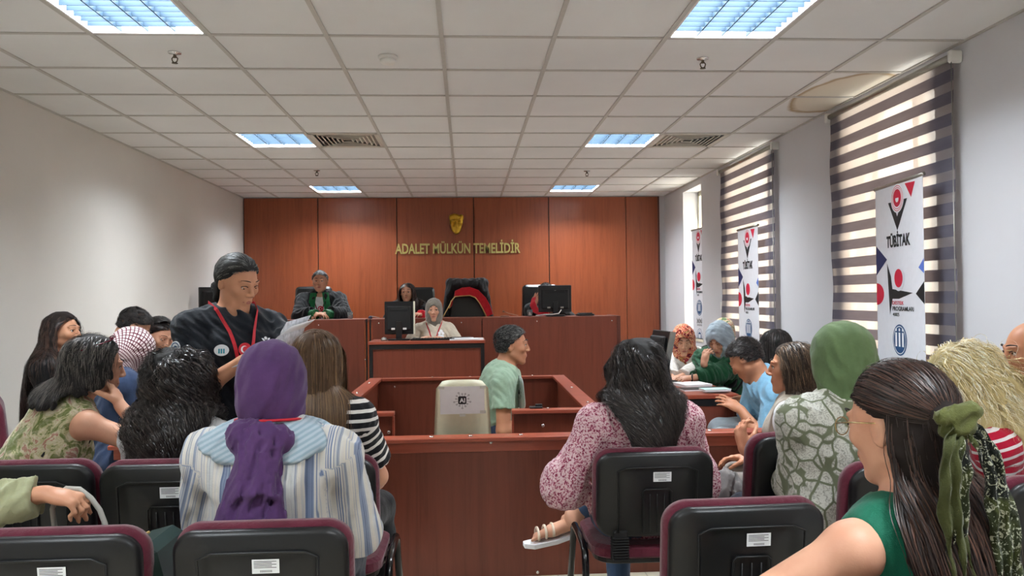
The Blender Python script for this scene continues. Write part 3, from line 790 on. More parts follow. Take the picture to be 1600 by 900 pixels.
# ---------------------------------------------------------------- the room
def struct(name, mb, m, parent=None, bevel=0):
    o = mb.build(name, m, parent, bevel)
    if parent is None: o['kind'] = 'structure'
    return o
GX0, GY0 = -.718, 10.085          # ceiling grid
M_TILE = None
def make_tile_mat():
    t = NT('ceiling_tile'); vec = t.coord('Object')
    t.col(t.ramp(t.noise(vec, 1.3, 4), [(.3, srgb(222, 222, 222)), (.7, srgb(230, 230, 230))])); t.set(rough=.95, spec=.1)
    t.bump(t.noise(vec, 160, 3, .7), .25, .003)
    return t.m
M_TILE = make_tile_mat()
def make_stain_tile():
    t = NT('stained_tile'); vec = t.coord('Object'); tc = t.new('ShaderNodeTexCoord'); mp = t.new('ShaderNodeMapping'); t.l(tc.outputs['Object'], mp.inputs[0])
    mp.inputs['Location'].default_value = (-2.62/.34, -5.22/.62, 0); mp.inputs['Scale'].default_value = (1/.34, 1/.62, 0)
    ln = t.new('ShaderNodeVectorMath'); ln.operation = 'LENGTH'; t.l(mp.outputs[0], ln.inputs[0])
    d = t.math('ADD', ln.outputs['Value'], t.math('MULTIPLY', t.noise(vec, 5, 3), .16)); br = srgb(172, 150, 120); lt = srgb(222, 218, 208); wt = srgb(226, 226, 226)
    t.col(t.ramp(d, [(.0, lt), (.84, srgb(218, 210, 196)), (.93, br), (1.0, wt)])); t.set(rough=.95, spec=.1); return t.m
M_STAIN = make_stain_tile()
M_WALL = simple('wall_paint', (213, 209, 203), .8, .02, 2, .1, 120)
M_WALLR = simple('wall_paint_right', (206, 206, 210), .8, .02, 2, .1, 120)
M_GRID = simple('grid_metal', (190, 187, 182), .6, .03)
M_WOOD = wood('wood_panel', (140, 70, 40)); M_WOODF = wood('wood_bench', (112, 54, 38), 'z', .36)
M_WOODX = wood('wood_rail', (150, 72, 52), 'x', .3); M_WOODD = wood('wood_dark', (84, 40, 30), 'z', .4)
M_BLACK = simple('black_plastic', (8, 10, 13), .42, .1); M_BLACKM = simple('black_matte', (10, 10, 12), .7, .1)
M_CHROME = simple('chrome', (225, 225, 225), .15, .02, metal=1.0); M_WHITEP = simple('white_plastic', (225, 224, 220), .45, .03)
M_ALU = simple('louver_enamel', (24, 36, 46), .6, .03, spec=.08); M_STEEL = simple('brushed_steel', (160, 158, 150), .35, .05, metal=.9)
M_PAPER = simple('paper', (232, 234, 236), .8, .02); M_GOLD = simple('gold_letters', (190, 172, 104), .45, .08, metal=.25)
M_GOLDM = simple('gold_relief', (190, 150, 50), .3, .1, metal=.9)
M_CREAM = simple('window_cream', (226, 222, 200), .6, .03)

LIGHTS = [(c, r) for r in (10, 5, 0) for c in (-2, 3)] + [(c, r) for r in (15, 20) for c in (-2, 3)]   # (column, row): cell between X0+.6c and +.6, Y from GY0-.6(r+1)
VENTS = [(-1, 5), (4, 5)]
def cell(c, r): return GX0+.6*c, GY0-.6*(r+1)
def near_stain(x, y): return x > 2.0 and 4.6 < y+.3 < 5.9
mb = MB(); mg = MB()
cols = list(range(-4, 6)); rows_ = range(-1, 23)
for c in cols:
    for r in rows_:
        x, y = cell(c, r)
        if r == -1: y = GY0
        if (c, r) in VENTS: continue
        if (c, r) in LIGHTS: continue
        x0, x1 = max(x, XL), min(x+.6, XR+.25); y1 = min(y+.6, YB)
        if x1 <= x0: continue
        mb.add([(x0, y, ZCEIL), (x1, y, ZCEIL), (x1, y1, ZCEIL), (x0, y1, ZCEIL)], [(0, 3, 2, 1)], 1 if near_stain(x, y) else 0)
struct('ceiling', mb, [M_TILE, M_STAIN])
for c in range(-3, 7):
    x = GX0+.6*c
    if XL < x < XR: mg.box((x-.012, YN, ZCEIL-.007), (x+.012, YB, ZCEIL+.004))
for r in range(-1, 23):
    y = GY0-.6*r
    mg.box((XL, y-.012, ZCEIL-.006), (XR, y+.012, ZCEIL+.003))
for a in ((XL, XL+.02), (XR-.02, XR)): mg.box((a[0], YN, ZCEIL-.008), (a[1], YB, ZCEIL+.002))
struct('trim_1', mg, M_GRID)
mb = MB(); mb.box((XL-.3, YN-.3, ZCEIL+.35), (XR+.3, YB+.3, ZCEIL+.45)); struct('ceiling_slab', mb, M_WALL)

def floor_mat():
    t = NT('floor_tile'); vec = t.coord('Object'); b = t.new('ShaderNodeTexBrick'); t.l(vec, b.inputs[0]); b.offset = 0
    b.inputs['Color1'].default_value = srgb(196, 186, 166); b.inputs['Color2'].default_value = srgb(204, 194, 174); b.inputs['Mortar'].default_value = srgb(150, 140, 122)
    b.inputs['Scale'].default_value = 1; b.inputs['Mortar Size'].default_value = .004; b.inputs['Brick Width'].default_value = .45; b.inputs['Row Height'].default_value = .45
    t.col(t.mix(.25, b.outputs[0], t.ramp(t.noise(vec, 6, 4), [(.3, srgb(180, 168, 148)), (.7, srgb(212, 204, 186))]))); t.set(rough=.3); return t.m
M_FLOOR = floor_mat()
mb = MB(); mb.box((XL-.2, YN-.2, -.1), (XR+.2, YB+.2, 0)); struct('floor', mb, M_FLOOR)
mb = MB(); mb.box((XL, 7.55, 0), (XR, YB, .13)); struct('platform', mb, M_FLOOR)
mb = MB(); mb.box((XL, 8.75, .13), (1.70, YB, .30)); struct('platform_2', mb, M_FLOOR)
mb = MB(); mb.box((XL-.2, YN-.2, 0), (XL, YB+.2, ZCEIL+.35)); struct('wall_left', mb, M_WALL)
mb = MB(); mb.box((XL-.2, YB, 0), (XR+.3, YB+.2, ZCEIL+.35)); struct('wall_back', mb, M_WALLR)
mb = MB(); mb.box((XL-.2, YN-.2, 0), (XR+.3, YN, ZCEIL+.35)); struct('wall_near', mb, M_WALL)
# right wall with its window openings (Y0, Y1, sill, head)
WIN = [(4.38, 5.42, .9, 2.77), (6.82, 7.92, .9, 2.77), (8.92, 9.68, .9, 2.73), (1.95, 3.0, .9, 2.77), (-.6, .5, .9, 2.77)]
TH = .26
mb = MB(); ys = sorted(WIN); y = YN-.2
for (a, b, s, h) in ys:
    mb.box((XR, y, 0), (XR+TH, a, ZCEIL+.35)); mb.box((XR, a, 0), (XR+TH, b, s)); mb.box((XR, a, h), (XR+TH, b, ZCEIL+.35)); y = b
mb.box((XR, y, 0), (XR+TH, YB+.2, ZCEIL+.35)); struct('wall_right', mb, M_WALLR)
def glass_mat():
    t = NT('window_glass'); t.set(rough=.02, ior=1.45); tr = t.new('ShaderNodeBsdfTransparent'); gl = t.new('ShaderNodeBsdfGlossy'); gl.inputs['Roughness'].default_value = .03
    mx = t.new('ShaderNodeMixShader'); mx.inputs[0].default_value = .06; t.l(tr.outputs[0], mx.inputs[1]); t.l(gl.outputs[0], mx.inputs[2]); t.l(mx.outputs[0], t.out.inputs[0]); return t.m
M_GLASS = glass_mat()
for i, (a, b, s, h) in enumerate(WIN):
    w = empty('window_%d' % (i+1)); w['kind'] = 'structure'
    f = MB(); x0, x1 = XR+TH-.07, XR+TH-.01
    for (p, q, z0, z1) in ((a, a+.055, s, h), (b-.055, b, s, h), (a, b, s, s+.055), (a, b, h-.055, h), (a, b, 2.16, 2.23)): f.box((x0, p, z0), (x1, q, z1), 0, .004)
    if b-a > .9: f.box((x0, (a+b)/2-.03, s), (x1, (a+b)/2+.03, h), 0, .004)
    f.build('window_frame', M_WHITEP if i != 2 else M_CREAM, w)
    g = MB(); g.box((XR+TH-.045, a+.03, s+.03), (XR+TH-.04, b-.03, h-.03)); g.build('window_pane', M_GLASS, w)
    sl = MB(); sl.box((XR-.01, a-.02, s-.03), (XR+TH-.07, b+.02, s)); sl.build('window_sill', M_CREAM, w)
# handle of the far window
hb = MB(); hb.box((XR+.16, 9.25, 2.12), (XR+.20, 9.4, 2.15), 0, .004); hb.tube([(XR+.17, 9.3, 2.13), (XR+.12, 9.3, 2.13), (XR+.12, 9.3, 2.02)], .008); o = hb.build('trim_2', M_STEEL); o['kind'] = 'structure'
# wood cladding of the wall behind the judges
gx = [XL+.012, -1.995, -.937, .108, 1.138, 2.207, 2.66]
clad = wempty('wood_wall_cladding', (0, YB, 0)); clad['kind'] = 'structure'
for i in range(len(gx)-1):
    m = MB(); g = .006 if i not in (0,) else .006
    m.box((gx[i]+g, YB-.03, .3), (gx[i+1]-(.006 if i < 4 else .001), YB-.002, ZCEIL-.012), 0, .002); m.build('panel', M_WOOD, clad)
m = MB(); m.box((XL+.005, YB-.012, .3), (2.67, YB-.001, ZCEIL-.01)); m.build('backing', M_BLACKM, clad)
m = MB(); m.box((2.655, YB-.045, .13), (2.675, YB-.002, ZCEIL-.01)); m.build('edge_strip', M_WOODD, clad)
m = MB(); m.box((gx[1]-.06, YB-.034, 1.94), (gx[1]+.0, YB-.0299, 1.941)); 

# ceiling lamps
def ceiling_lamp(c, r, label, group='recessed louvred ceiling lamps'):
    x, y = cell(c, r); cx, cy = x+.3, y+.3
    o = empty('ceiling_lamp', (cx, cy, ZCEIL), 0, label, 'ceiling lamp', group)
    m = MB(); a = .298; m.box((-a, -a, .10), (a, a, .105))
    for s in (-1, 1): m.box((s*a, -a, -.004), (s*(a-.008), a, .105)); m.box((-a, s*a, -.004), (a, s*(a-.008), .105))
    for s in (-1, 1): m.box((s*a, -a, -.006), (s*(a-.022), a, -.001)); m.box((-a, s*a, -.006), (a, s*(a-.022), -.001))
    m.build('housing', M_WHITEP, o)
    m = MB()
    for k in range(1, 4): m.box((-.27+.135*k-.003, -.275, .0), (-.27+.135*k+.003, .275, .04))
    for k in range(1, 8): m.box((-.272, -.275+.0688*k-.0015, .004), (.272, -.275+.0688*k+.0015, .036))
    m.build('louvre', M_ALU, o)
    for k in range(4):
        t = MB(); xx = -.2025+.135*k; t.tube([(xx, -.27, .07), (xx, .27, .07)], .013, 10); t.build('tube', M_TUBE, o)
    l = lamp('AREA', 'ceiling_light', CEIL_LAMP_W, (.90, .95, 1.0), (cx, cy, ZCEIL+.05), size=.54)
    return o
def emis(name, rgb, s):
    t = NT(name); t.b.inputs['Emission Color'].default_value = srgb(*rgb); t.b.inputs['Emission Strength'].default_value = s; t.col(srgb(*rgb)); return t.m
M_TUBE = emis('fluorescent_tube', (215, 238, 255), 9.0)
where = {(-2, 10): 'nearest to the camera at the top left', (3, 10): 'nearest to the camera at the top right', (-2, 5): 'middle one of the left row beside a vent', (3, 5): 'middle one of the right row beside a vent',
         (-2, 0): 'farthest one on the left, near the wood wall', (3, 0): 'farthest one on the right, near the wood wall'}
for c, r in LIGHTS:
    if (c, r) in where: ceiling_lamp(c, r, 'square louvred ceiling lamp, '+where[(c, r)])
    else: ceiling_lamp(c, r, 'square louvred ceiling lamp behind the camera, %s row, %s' % ('left' if c < 0 else 'right', 'just over the camera' if r == 15 else 'at the near wall'))
def vent(c, r, label):
    x, y = cell(c, r); o = empty('ceiling_vent', (x+.3, y+.3, ZCEIL), 0, label, 'air vent', 'square ceiling vents')
    m = MB()
    for s in (-1, 1): m.box((s*.296, -.296, -.008), (s*.255, .296, .0), 0, .003); m.box((-.296, s*.296, -.008), (.296, s*.255, .0), 0, .003)
    m.build('frame', M_VENT, o); m = MB(); m.box((-.29, -.29, .05), (.29, .29, .06)); m.build('duct', M_BLACKM, o)
    m = MB()
    for k in range(1, 7):
        a = .255*k/7
        for s in (-1, 1):
            for ax in (0, 1):
                p = [(s*a, -a, -.006), (s*a, a, -.006), (s*(a+.03), a+.03, .02), (s*(a+.03), -a-.03, .02)]
                if ax: p = [(q[1], q[0], q[2]) for q in p]
                m.add(p, [(0, 1, 2, 3)])
                q_ = [(s*a, -a, -.0062), (s*a, a, -.0062), (s*(a+.013), a+.013, -.0062), (s*(a+.013), -a-.013, -.0062)]
                m.add([(q[1], q[0], q[2]) for q in q_] if ax else q_, [(0, 1, 2, 3)])
    m.build('slat', M_VENT, o)
M_VENT = simple('vent_paint', (205, 200, 188), .5, .05)
vent(-1, 5, 'square slatted ceiling vent right of the middle left lamp'); vent(4, 5, 'square slatted ceiling vent right of the middle right lamp')
def sprinkler(px, py, label):
    r = ray(px, py-6); p = r*((ZCEIL-CAMZ)/r[2])+np.array([0, 0, CAMZ]); o = empty('fire_sprinkler', (p[0], p[1], ZCEIL), 0, label, 'sprinkler', 'ceiling sprinklers')
    m = MB(); m.lathe([(.036, 0), (.034, -.006), (.014, -.008), (.013, -.012)], n=20); m.build('escutcheon', M_CHROME, o)
    m = MB(); m.tube([(0, 0, -.01), (0, 0, -.03)], .009, 8)
    for s in (-1, 1): m.tube([(s*.006, 0, -.022), (s*.016, 0, -.035), (s*.012, 0, -.05), (0, 0, -.058)], .0035, 6)
    m.lathe([(.016, -.058), (.017, -.061), (.003, -.062)], n=12); m.build('sprinkler_head', M_BRASSD, o)
M_BRASSD = simple('dark_brass', (92, 84, 70), .4, .1, metal=.7)
sprinkler(273, 88, 'ceiling sprinkler nearest the top left lamp'); sprinkler(1098, 97, 'ceiling sprinkler nearest the top right lamp')
sprinkler(495, 272, 'far ceiling sprinkler above the judges on the left'); sprinkler(917, 273, 'far ceiling sprinkler above the judges on the right')
r = ray(606, 88); p = r*((ZCEIL-CAMZ)/r[2])+np.array([0, 0, CAMZ])
o = empty('smoke_detector', (p[0], p[1], ZCEIL), 0, 'white round smoke detector on the middle of the ceiling', 'smoke detector')
m = MB(); m.lathe([(.055, 0), (.055, -.012), (.05, -.018), (.047, -.02)], n=28); m.build('base', M_WHITEP, o)
m = MB(); m.lathe([(.046, -.019), (.044, -.034), (.034, -.044), (.0, -.047)], n=28); m.build('cap', M_WHITEP, o)

# zebra blinds
def blind_mat():
    t = NT('zebra_blind'); tc = t.new('ShaderNodeTexCoord'); sp = t.new('ShaderNodeSeparateXYZ'); t.l(tc.outputs['Object'], sp.inputs[0])
    ph = t.math('FRACT', t.math('DIVIDE', t.math('ADD', sp.outputs[2], 3.0), .1245)); band = t.math('LESS_THAN', ph, .56)
    vec = t.coord('Object', (1, 1, 6)); weave = t.noise(t.coord('Object', (1, 25, 160)), 3, 2)
    dk = t.new('ShaderNodeBsdfDiffuse'); t.l(t.ramp(t.noise(vec, 3, 3), [(.3, srgb(86, 85, 97)), (.7, srgb(98, 96, 107))]), dk.inputs[0])
    dtl = t.new('ShaderNodeBsdfTranslucent'); dtl.inputs[0].default_value = srgb(60, 52, 50); a1 = t.new('ShaderNodeAddShader'); t.l(dk.outputs[0], a1.inputs[0]); t.l(dtl.outputs[0], a1.inputs[1])
    wd = t.new('ShaderNodeBsdfDiffuse'); wd.inputs[0].default_value = srgb(134, 132, 140); wt = t.new('ShaderNodeBsdfTranslucent'); wt.inputs[0].default_value = srgb(205, 190, 178)
    m1 = t.new('ShaderNodeMixShader'); m1.inputs[0].default_value = .5; t.l(wd.outputs[0], m1.inputs[1]); t.l(wt.outputs[0], m1.inputs[2])
    tr = t.new('ShaderNodeBsdfTransparent'); tr.inputs[0].default_value = (.95, .93, .92, 1); m2 = t.new('ShaderNodeMixShader')
    t.l(t.math('MULTIPLY', weave, .18), m2.inputs[0]); t.l(m1.outputs[0], m2.inputs[1]); t.l(tr.outputs[0], m2.inputs[2])
    mx = t.new('ShaderNodeMixShader'); t.l(band, mx.inputs[0]); t.l(m2.outputs[0], mx.inputs[1]); t.l(a1.outputs[0], mx.inputs[2]); t.l(mx.outputs[0], t.out.inputs[0]); return t.m
M_BLIND = blind_mat()
def blind(y0, y1, x, ztop, zbot, label):
    o = empty('zebra_blind', (x, (y0+y1)/2, 0), 0, label, 'window blind', 'striped blinds over the windows'); w = (y1-y0)/2
    n = 24; vs = []; fs = []
    for i in range(n+1):
        z = zbot+(ztop-zbot)*i/n; b = .006*math.sin(i*.9)
        vs += [(b, -w, z), (b+.003*math.sin(i*.5), 0, z), (b, w, z)]
    for i in range(n):
        for k in (0, 1): fs.append((3*i+k, 3*i+k+1, 3*i+k+4, 3*i+k+3))
    m = MB(); m.add(vs, fs, 0, True); m.build('blind_fabric', M_BLIND, o)
    m = MB(); m.tube([(0.0, -w-.01, ztop), (0.0, w+.01, ztop)], .019, 14); m.build('roller', M_STEEL, o)
    m = MB(); m.tube([(0, -w, zbot), (0, w, zbot)], .011, 8); m.build('bottom_bar', M_STEEL, o)
    for s in (-1, 1):
        m = MB(); m.box((-.03, s*(w+.012)-.016, ztop-.04), (XR-x, s*(w+.012)+.016, ztop+.03), 0, .008); m.build('bracket', M_WHITEP, o)
    m = MB(); m.tube([(-.02, -w-.02, ztop-.02), (-.022, -w-.02, 1.3), (-.02, -w-.02, 1.1)], .003, 6); m.build('chain', M_STEEL, o)
blind(4.14, 5.60, XR-.045, 2.735, .75, 'wide striped blind over the window nearest the camera'); blind(6.66, 8.10, XR-.045, 2.735, .75, 'striped blind over the middle window')
blind(1.8, 3.1, XR-.045, 2.735, .75, 'striped blind over the window right of the camera'); blind(-.75, .65, XR-.045, 2.735, .75, 'striped blind behind the camera')
# wall socket plates
for (py_, label) in (((1098, 372),), ((0, 0),))[:0]: pass
p = atx(1129, 478, XR); m = MB(); m.box((XR-.012, p[1]-.04, p[2]-.04), (XR-.001, p[1]+.04, p[2]+.04), 0, .004); tag(m.build('wall_socket', M_WHITEP), 'small white socket plate on the wall left of the middle blind', 'socket')
p = atx(1311, 484, XR); m = MB(); m.box((XR-.012, p[1]-.03, p[2]-.04), (XR-.001, p[1]+.03, p[2]+.04), 0, .004); tag(m.build('wall_switch', M_WHITEP), 'small white switch plate on the wall beside the nearest blind', 'switch')
p = at(1161, 460, 10.59); 

# lettering and relief on the wood wall
lt = MB()
zt = (at(617, 397, 10.56)[2]+at(813, 394, 10.56)[2])/2; h = .134
lo = wempty('wall_lettering', (-.11, 10.56, zt), label='gold capital letters ADALET MÜLKÜN TEMELİDİR on the wood wall', cat='lettering')
def fit_text(name, s, x0, x1, z, hgt, y, m, parent, bold=.0, depth=.012, udir=(1, 0, 0), vdir=(0, 0, 1)):
    o = text(name, s, 1.0, (0, 0, 0), (1, 0, 0), (0, 1, 0), m, None, bold=bold, depth=0, align='LEFT', alignv='BOTTOM_BASELINE')
    co = np.empty(len(o.data.vertices)*3, np.float32); o.data.vertices.foreach_get('co', co); co = co.reshape(-1, 3); w = co[:, 0].max()-co[:, 0].min(); mn = co[:, 0].min()
    bpy.data.objects.remove(o)
    return w, mn
CAPH = .73
def letters(s, x0, x1, z, hgt, y, m, parent, name='letters', bold=.02, depth=.012, u=(1, 0, 0), v=(0, 0, 1), org=None):
    w, mn = fit_text('x', s, x0, x1, z, hgt, y, m, parent, bold)
    size = hgt/CAPH; sx = (x1-x0)/(w*size)
    u = np.array(u, float); v = np.array(v, float); o = (np.array([x0, y, z], float) if org is None else np.array(org, float)+u*x0+v*z)-u*mn*size*sx
    return text(name, s, size, o, u, v, m, parent, bold=bold*size, depth=depth, sx=sx, align='LEFT', alignv='BOTTOM_BASELINE')
xa = at(617, 390, 10.56)[0]; xb = at(813, 390, 10.56)[0]
words = (('ADALET', 617.5, 671.5), ('MÜLKÜN', 676.5, 735), ('TEMELİDİR', 740, 813))
for wd, a, b in words:
    letters(wd, at(a, 395, 10.555)[0], at(b, 395, 10.555)[0], zt, .138, 10.555, M_GOLD, lo, name='word', bold=.022, depth=.006)
# small gold relief of a face
F = Field(); c = at(713, 350, 10.5); R = rotm(180)
sc = .124
E_ = lambda x, y, z, a, b, d, k=.02, op='+': F.ell(c+R@np.array([x, y, z]), R, V3(a, b, d), k, op)
E_(0, 0, .03, .088, .05, .095, .03); E_(0, .01, -.06, .066, .05, .075, .04); E_(.0, .055, -.015, .014, .022, .035, .02); E_(0, .03, -.115, .03, .03, .025, .02)
for s in (-1, 1): E_(s*.035, .052, .02, .02, .014, .013, .01, '-'); E_(s*.036, .05, .043, .03, .012, .008, .01); E_(s*.045, .035, -.03, .02, .02, .025, .02); E_(s*.07, 0, .09, .03, .04, .04, .02)
E_(0, .045, -.07, .024, .014, .006, .006, '-'); E_(.02, .02, .1, .06, .04, .04, .02)
F.plane((0, 10.57, 0), (0, 1, 0)); V, Q = mesh_field(F, .006, disp=folds(.003, .05, (0, 0, 1), 4)); V = relax(V, Q, 2)
tag(mesh_np('face_relief', V, Q, M_GOLDM), 'gold relief of a face mounted above the gold lettering', 'wall relief')
# ---------------------------------------------------------------- courtroom furniture
def caps(parent, pts, r=.008, ax=(0, -1, 0)):
    for p in pts:
        m = MB(); m.lathe([(r, 0), (r, .004), (r*.6, .007)], p, 10, axis=ax); m.build('screw_cap', M_CHROME, parent)
YBN = 8.5; ZB = 1.205; ZP = .13
b = wempty('judges_bench', (-.65, YBN, ZP), label='long high reddish wood judges bench in front of the panelled wall', cat='bench')
for (x0, x1) in ((XL+.005, -1.115), (-1.03, .16), (.168, 1.66)):
    m = MB(); m.box((x0, YBN, ZP), (x1, YBN+.02, ZB-.002), 0, .002); m.build('front_panel', M_WOODF, b)
m = MB(); m.box((-1.10, YBN-.004, ZP), (-1.085, YBN+.03, ZB), 0, .001); m.box((-1.06, YBN-.004, ZP), (-1.045, YBN+.03, ZB), 0, .001); m.build('joint_strip', M_BLACK, b)
m = MB(); m.box((1.66, YBN-.003, ZP), (1.70, YBN+.62, ZB), 0, .003); m.build('side_panel', M_WOODD, b)
m = MB(); m.box((XL+.005, YBN+.02, ZB-.035), (1.66, YBN+.60, ZB-.004), 0, .002); m.build('worktop', M_WOODF, b)
m = MB(); m.box((XL+.005, YBN+.01, ZP), (1.66, YBN+.02, ZP+.02)); m.box((XL+.005, YBN-.002, ZP), (1.70, YBN, ZP+.012)); m.build('base_strip', M_BLACKM, b)
caps(b, [at(x, y, YBN-.001) for x, y in ((430, 511), (498, 508), (592, 505), (721, 504), (839, 502), (956, 501), (966, 560), (571, 562))])

d = wempty('clerk_desk', (-.38, 7.9, ZP), label='small wood desk with black edges in front of the judges bench', cat='desk')
XA, XC, YD, ZD = -.965, .17, 7.7, 1.0
m = MB(); m.box((XA-.01, YD-.02, ZD-.028), (XC+.01, YD+.5, ZD), 0, .003); m.build('worktop', M_WOODX, d)
m = MB(); m.box((XA, YD-.012, ZP), (XA+.035, YD+.46, ZD-.03), 0, .002); m.box((XC-.035, YD-.012, ZP), (XC, YD+.46, ZD-.03), 0, .002); m.box((XA+.03, YD-.012, ZD-.075), (XC-.03, YD+.02, ZD-.03), 0, .002)
m.build('frame', M_BLACK, d)
m = MB(); m.box((XA+.035, YD, ZP), (XC-.035, YD+.02, ZD-.075), 0, .001); m.build('front_panel', M_WOODF, d)

# witness box, slightly turned
w = empty('witness_box', (.0, 4.34, 0), math.radians(-.6), 'three sided open wood witness box in the middle of the floor', 'witness box')
ZW = .79; DW = 1.9; HX = .70
def rail(x0, y0, x1, y1): return ((x0, y0, ZW-.022), (x1, y1, ZW))
Z0 = 0.0
for nm, A, B in (('side_wall', (-HX-.06, 0), (-HX-.03, DW)), ('side_wall', (HX+.03-.06+.03, 0), (HX+.03, DW)), ('back_wall', (-HX-.03, DW-.03), (HX, DW)), ('front_wall', (-HX-.03, 0), (-.42, .03)), ('front_wall', (.255, 0), (HX+.0, .03))):
    m = MB(); m.box((A[0], A[1], Z0), (B[0], B[1], ZW-.024), 0, .001); m.build(nm, M_WOODF, w)
for A, B in (((-HX-.10, 0.0), (-HX+.0, DW)), ((HX-.04, 0.0), (HX+.06, DW)), ((-HX, DW-.07), (HX-.04, DW)), ((-HX-.1, -.02), (-.41, .05)), ((.245, -.02), (HX+.06, .05))):
    m = MB(); m.box((A[0], A[1], ZW-.022), (B[0], B[1], ZW if A[1] > -.01 else ZW+.001), 0, .003); m.build('top_rail', M_WOODX, w)
m = MB(); m.box((-.42, -.008, Z0), (-.41, .03, ZW-.024), 0, .001); m.box((.245, -.008, Z0), (.256, .03, ZW-.024), 0, .001); m.box((HX+.0, -.004, Z0), (HX+.04, .028, ZW-.024), 0, .001); m.build('edge_trim', M_WOODX, w)
caps(w, [(HX-.28, -.001, ZW-.09), (.27, -.009, ZW-.3), (-.44, -.001, ZW-.11)], .01)
caps(w, [(HX+.01, .25, ZW+.0), (HX+.01, 1.0, ZW), (.45, .02, ZW+.001), (.5, DW-.04, ZW), (.0, DW-.04, ZW), (-.3, DW-.04, ZW), (-HX-.05, 1.5, ZW), (-HX-.05, .9, ZW)], .009, (0, 0, 1))
caps(w, [(.34, DW-.031, ZW-.07), (-.6, DW-.031, ZW-.07)], .009)

# public barrier
YR = 3.95; ZR = .715
g = wempty('public_barrier', (-.3, YR, 0), label='low wood barrier wall in front of the first row of chairs', cat='barrier')
BX0, BX1 = -1.75, 1.62
m = MB(); m.box((BX0, YR, .0), (BX1, YR+.03, ZR-.03), 0, .001); m.build('front_panel', M_WOODF, g)
m = MB(); m.box((BX0-.02, YR-.035, ZR-.022), (BX1+.02, YR+.075, ZR), 0, .004); m.build('top_rail', M_WOODX, g)
m = MB(); m.box((BX0, YR-.012, ZR-.075), (BX1, YR+.0, ZR-.022), 0, .002); m.build('rail_moulding', M_WOODX, g)
caps(g, [at(x, y, YR-.013) for x, y in ((767, 691),)]+[at(840, 894, YR-.001)], .009)
caps(g, [np.array([at(x, 684, YR)[0], YR+.01, ZR]) for x in (674, 735, 814, 1110)], .012, (0, 0, 1))

# prosecution desk
d = wempty('lawyers_desk', (1.3, 5.5, 0), label='wood desk with a black strip where the lawyers sit on the right', cat='desk')
XA, XC, YD, ZD = 1.10, 1.80, 5.05, .76
m = MB(); m.box((XA, YD, ZD-.028), (XC, YD+1.15, ZD), 0, .003); m.build('worktop', M_WOODX, d)
m = MB(); m.box((XA+.01, YD+.005, ZD-.075), (XC-.01, YD+.03, ZD-.03), 0, .002); m.build('frame', M_BLACK, d)
m = MB(); m.box((XA+.03, YD+.01, 0), (XC-.03, YD+.03, ZD-.075), 0, .001); m.build('front_panel', M_WOODF, d)
for x in (XA+.01, XC-.03):
    m = MB(); m.box((x, YD+.03, 0), (x+.02, YD+1.1, ZD-.03), 0, .001); m.build('side_panel', M_WOODD, d)

def monitor(loc, rz, w, h, label, stand_h=.1, logo=False, bezel=None, tilt=0, squarish=True):
    "seen from behind: local -Y is the back"
    o = empty('computer_monitor', loc, rz, label, 'monitor')
    T = Matrix.Translation((0, 0, stand_h+h/2)) @ Matrix.Rotation(tilt, 4, 'X')
    m = MB(); m.box((-w/2, -.02, -h/2), (w/2, .022, h/2), 0, .006, T); m.build('screen_casing', M_BLACK, o)
    m = MB(); m.box((-w/2+.015, .0221, -h/2+.015), (w/2-.015, .0235, h/2-.015), 0, 0, T); m.build('screen', simple('dark_screen', (18, 22, 26), .12, .05), o)
    m = MB(); m.box((-w*.42, -.045, -h*.38), (w*.42, -.019, h*.36), 0, .012, T); m.box((-w*.3, -.05, h*.22), (w*.3, -.044, h*.30), 0, .002, T); m.build('back_cover', M_BLACKM, o)
    m = MB(); m.box((-.03, -.065, .01), (.03, -.042, stand_h+h*.4), 0, .006); m.build('stand', M_BLACK, o)
    m = MB(); m.prism(rrect(.22, .17, .05), (0, -.03, 0), (1, 0, 0), (0, 1, 0), .014, 0); m.build('base', M_BLACK, o)
    m = MB()
    for k in (-1, 1): m.box((k*w*.2-.018, -.052, -h*.36), (k*w*.2+.018, -.044, -h*.30), 0, .002, T)
    m.build('socket_row', M_WHITEP if not logo else M_STEEL, o)
    if bezel:
        m = MB(); m.box((w/2-.001, -.018, -h/2), (w/2+.014, .024, h/2), 0, .003, T); m.build('side_bezel', bezel, o)
    if logo:
        m = MB(); m.tube([T @ Vector((a, -.0455, h*.30+.5*a*a*4)) for a in np.linspace(-.012, .012, 7)], .0022, 6); m.build('badge', M_CHROME, o)
    return o
def z_on(px, py, Y): return at(px, py, Y)
monitor((at(624, 520, 7.95)[0], 7.95, 1.0), 0, .292, .335, 'square black monitor seen from behind on the small desk of the clerk', .06, bezel=M_CREAM)
monitor((at(867, 470, 8.75)[0], 8.75, ZB), 0, .375, .305, 'wide black monitor on the judges bench hiding a judge', .045, logo=True)
monitor((at(1031, 550, 5.75)[0], 5.75, .76), math.radians(-84), .36, .31, 'dark monitor seen edge on upon the lawyers desk', .09, tilt=math.radians(-12), bezel=M_STEEL)
monitor((-2.82, 8.72, ZB), math.radians(40), .26, .29, 'black monitor at the left end of the judges bench', .08)

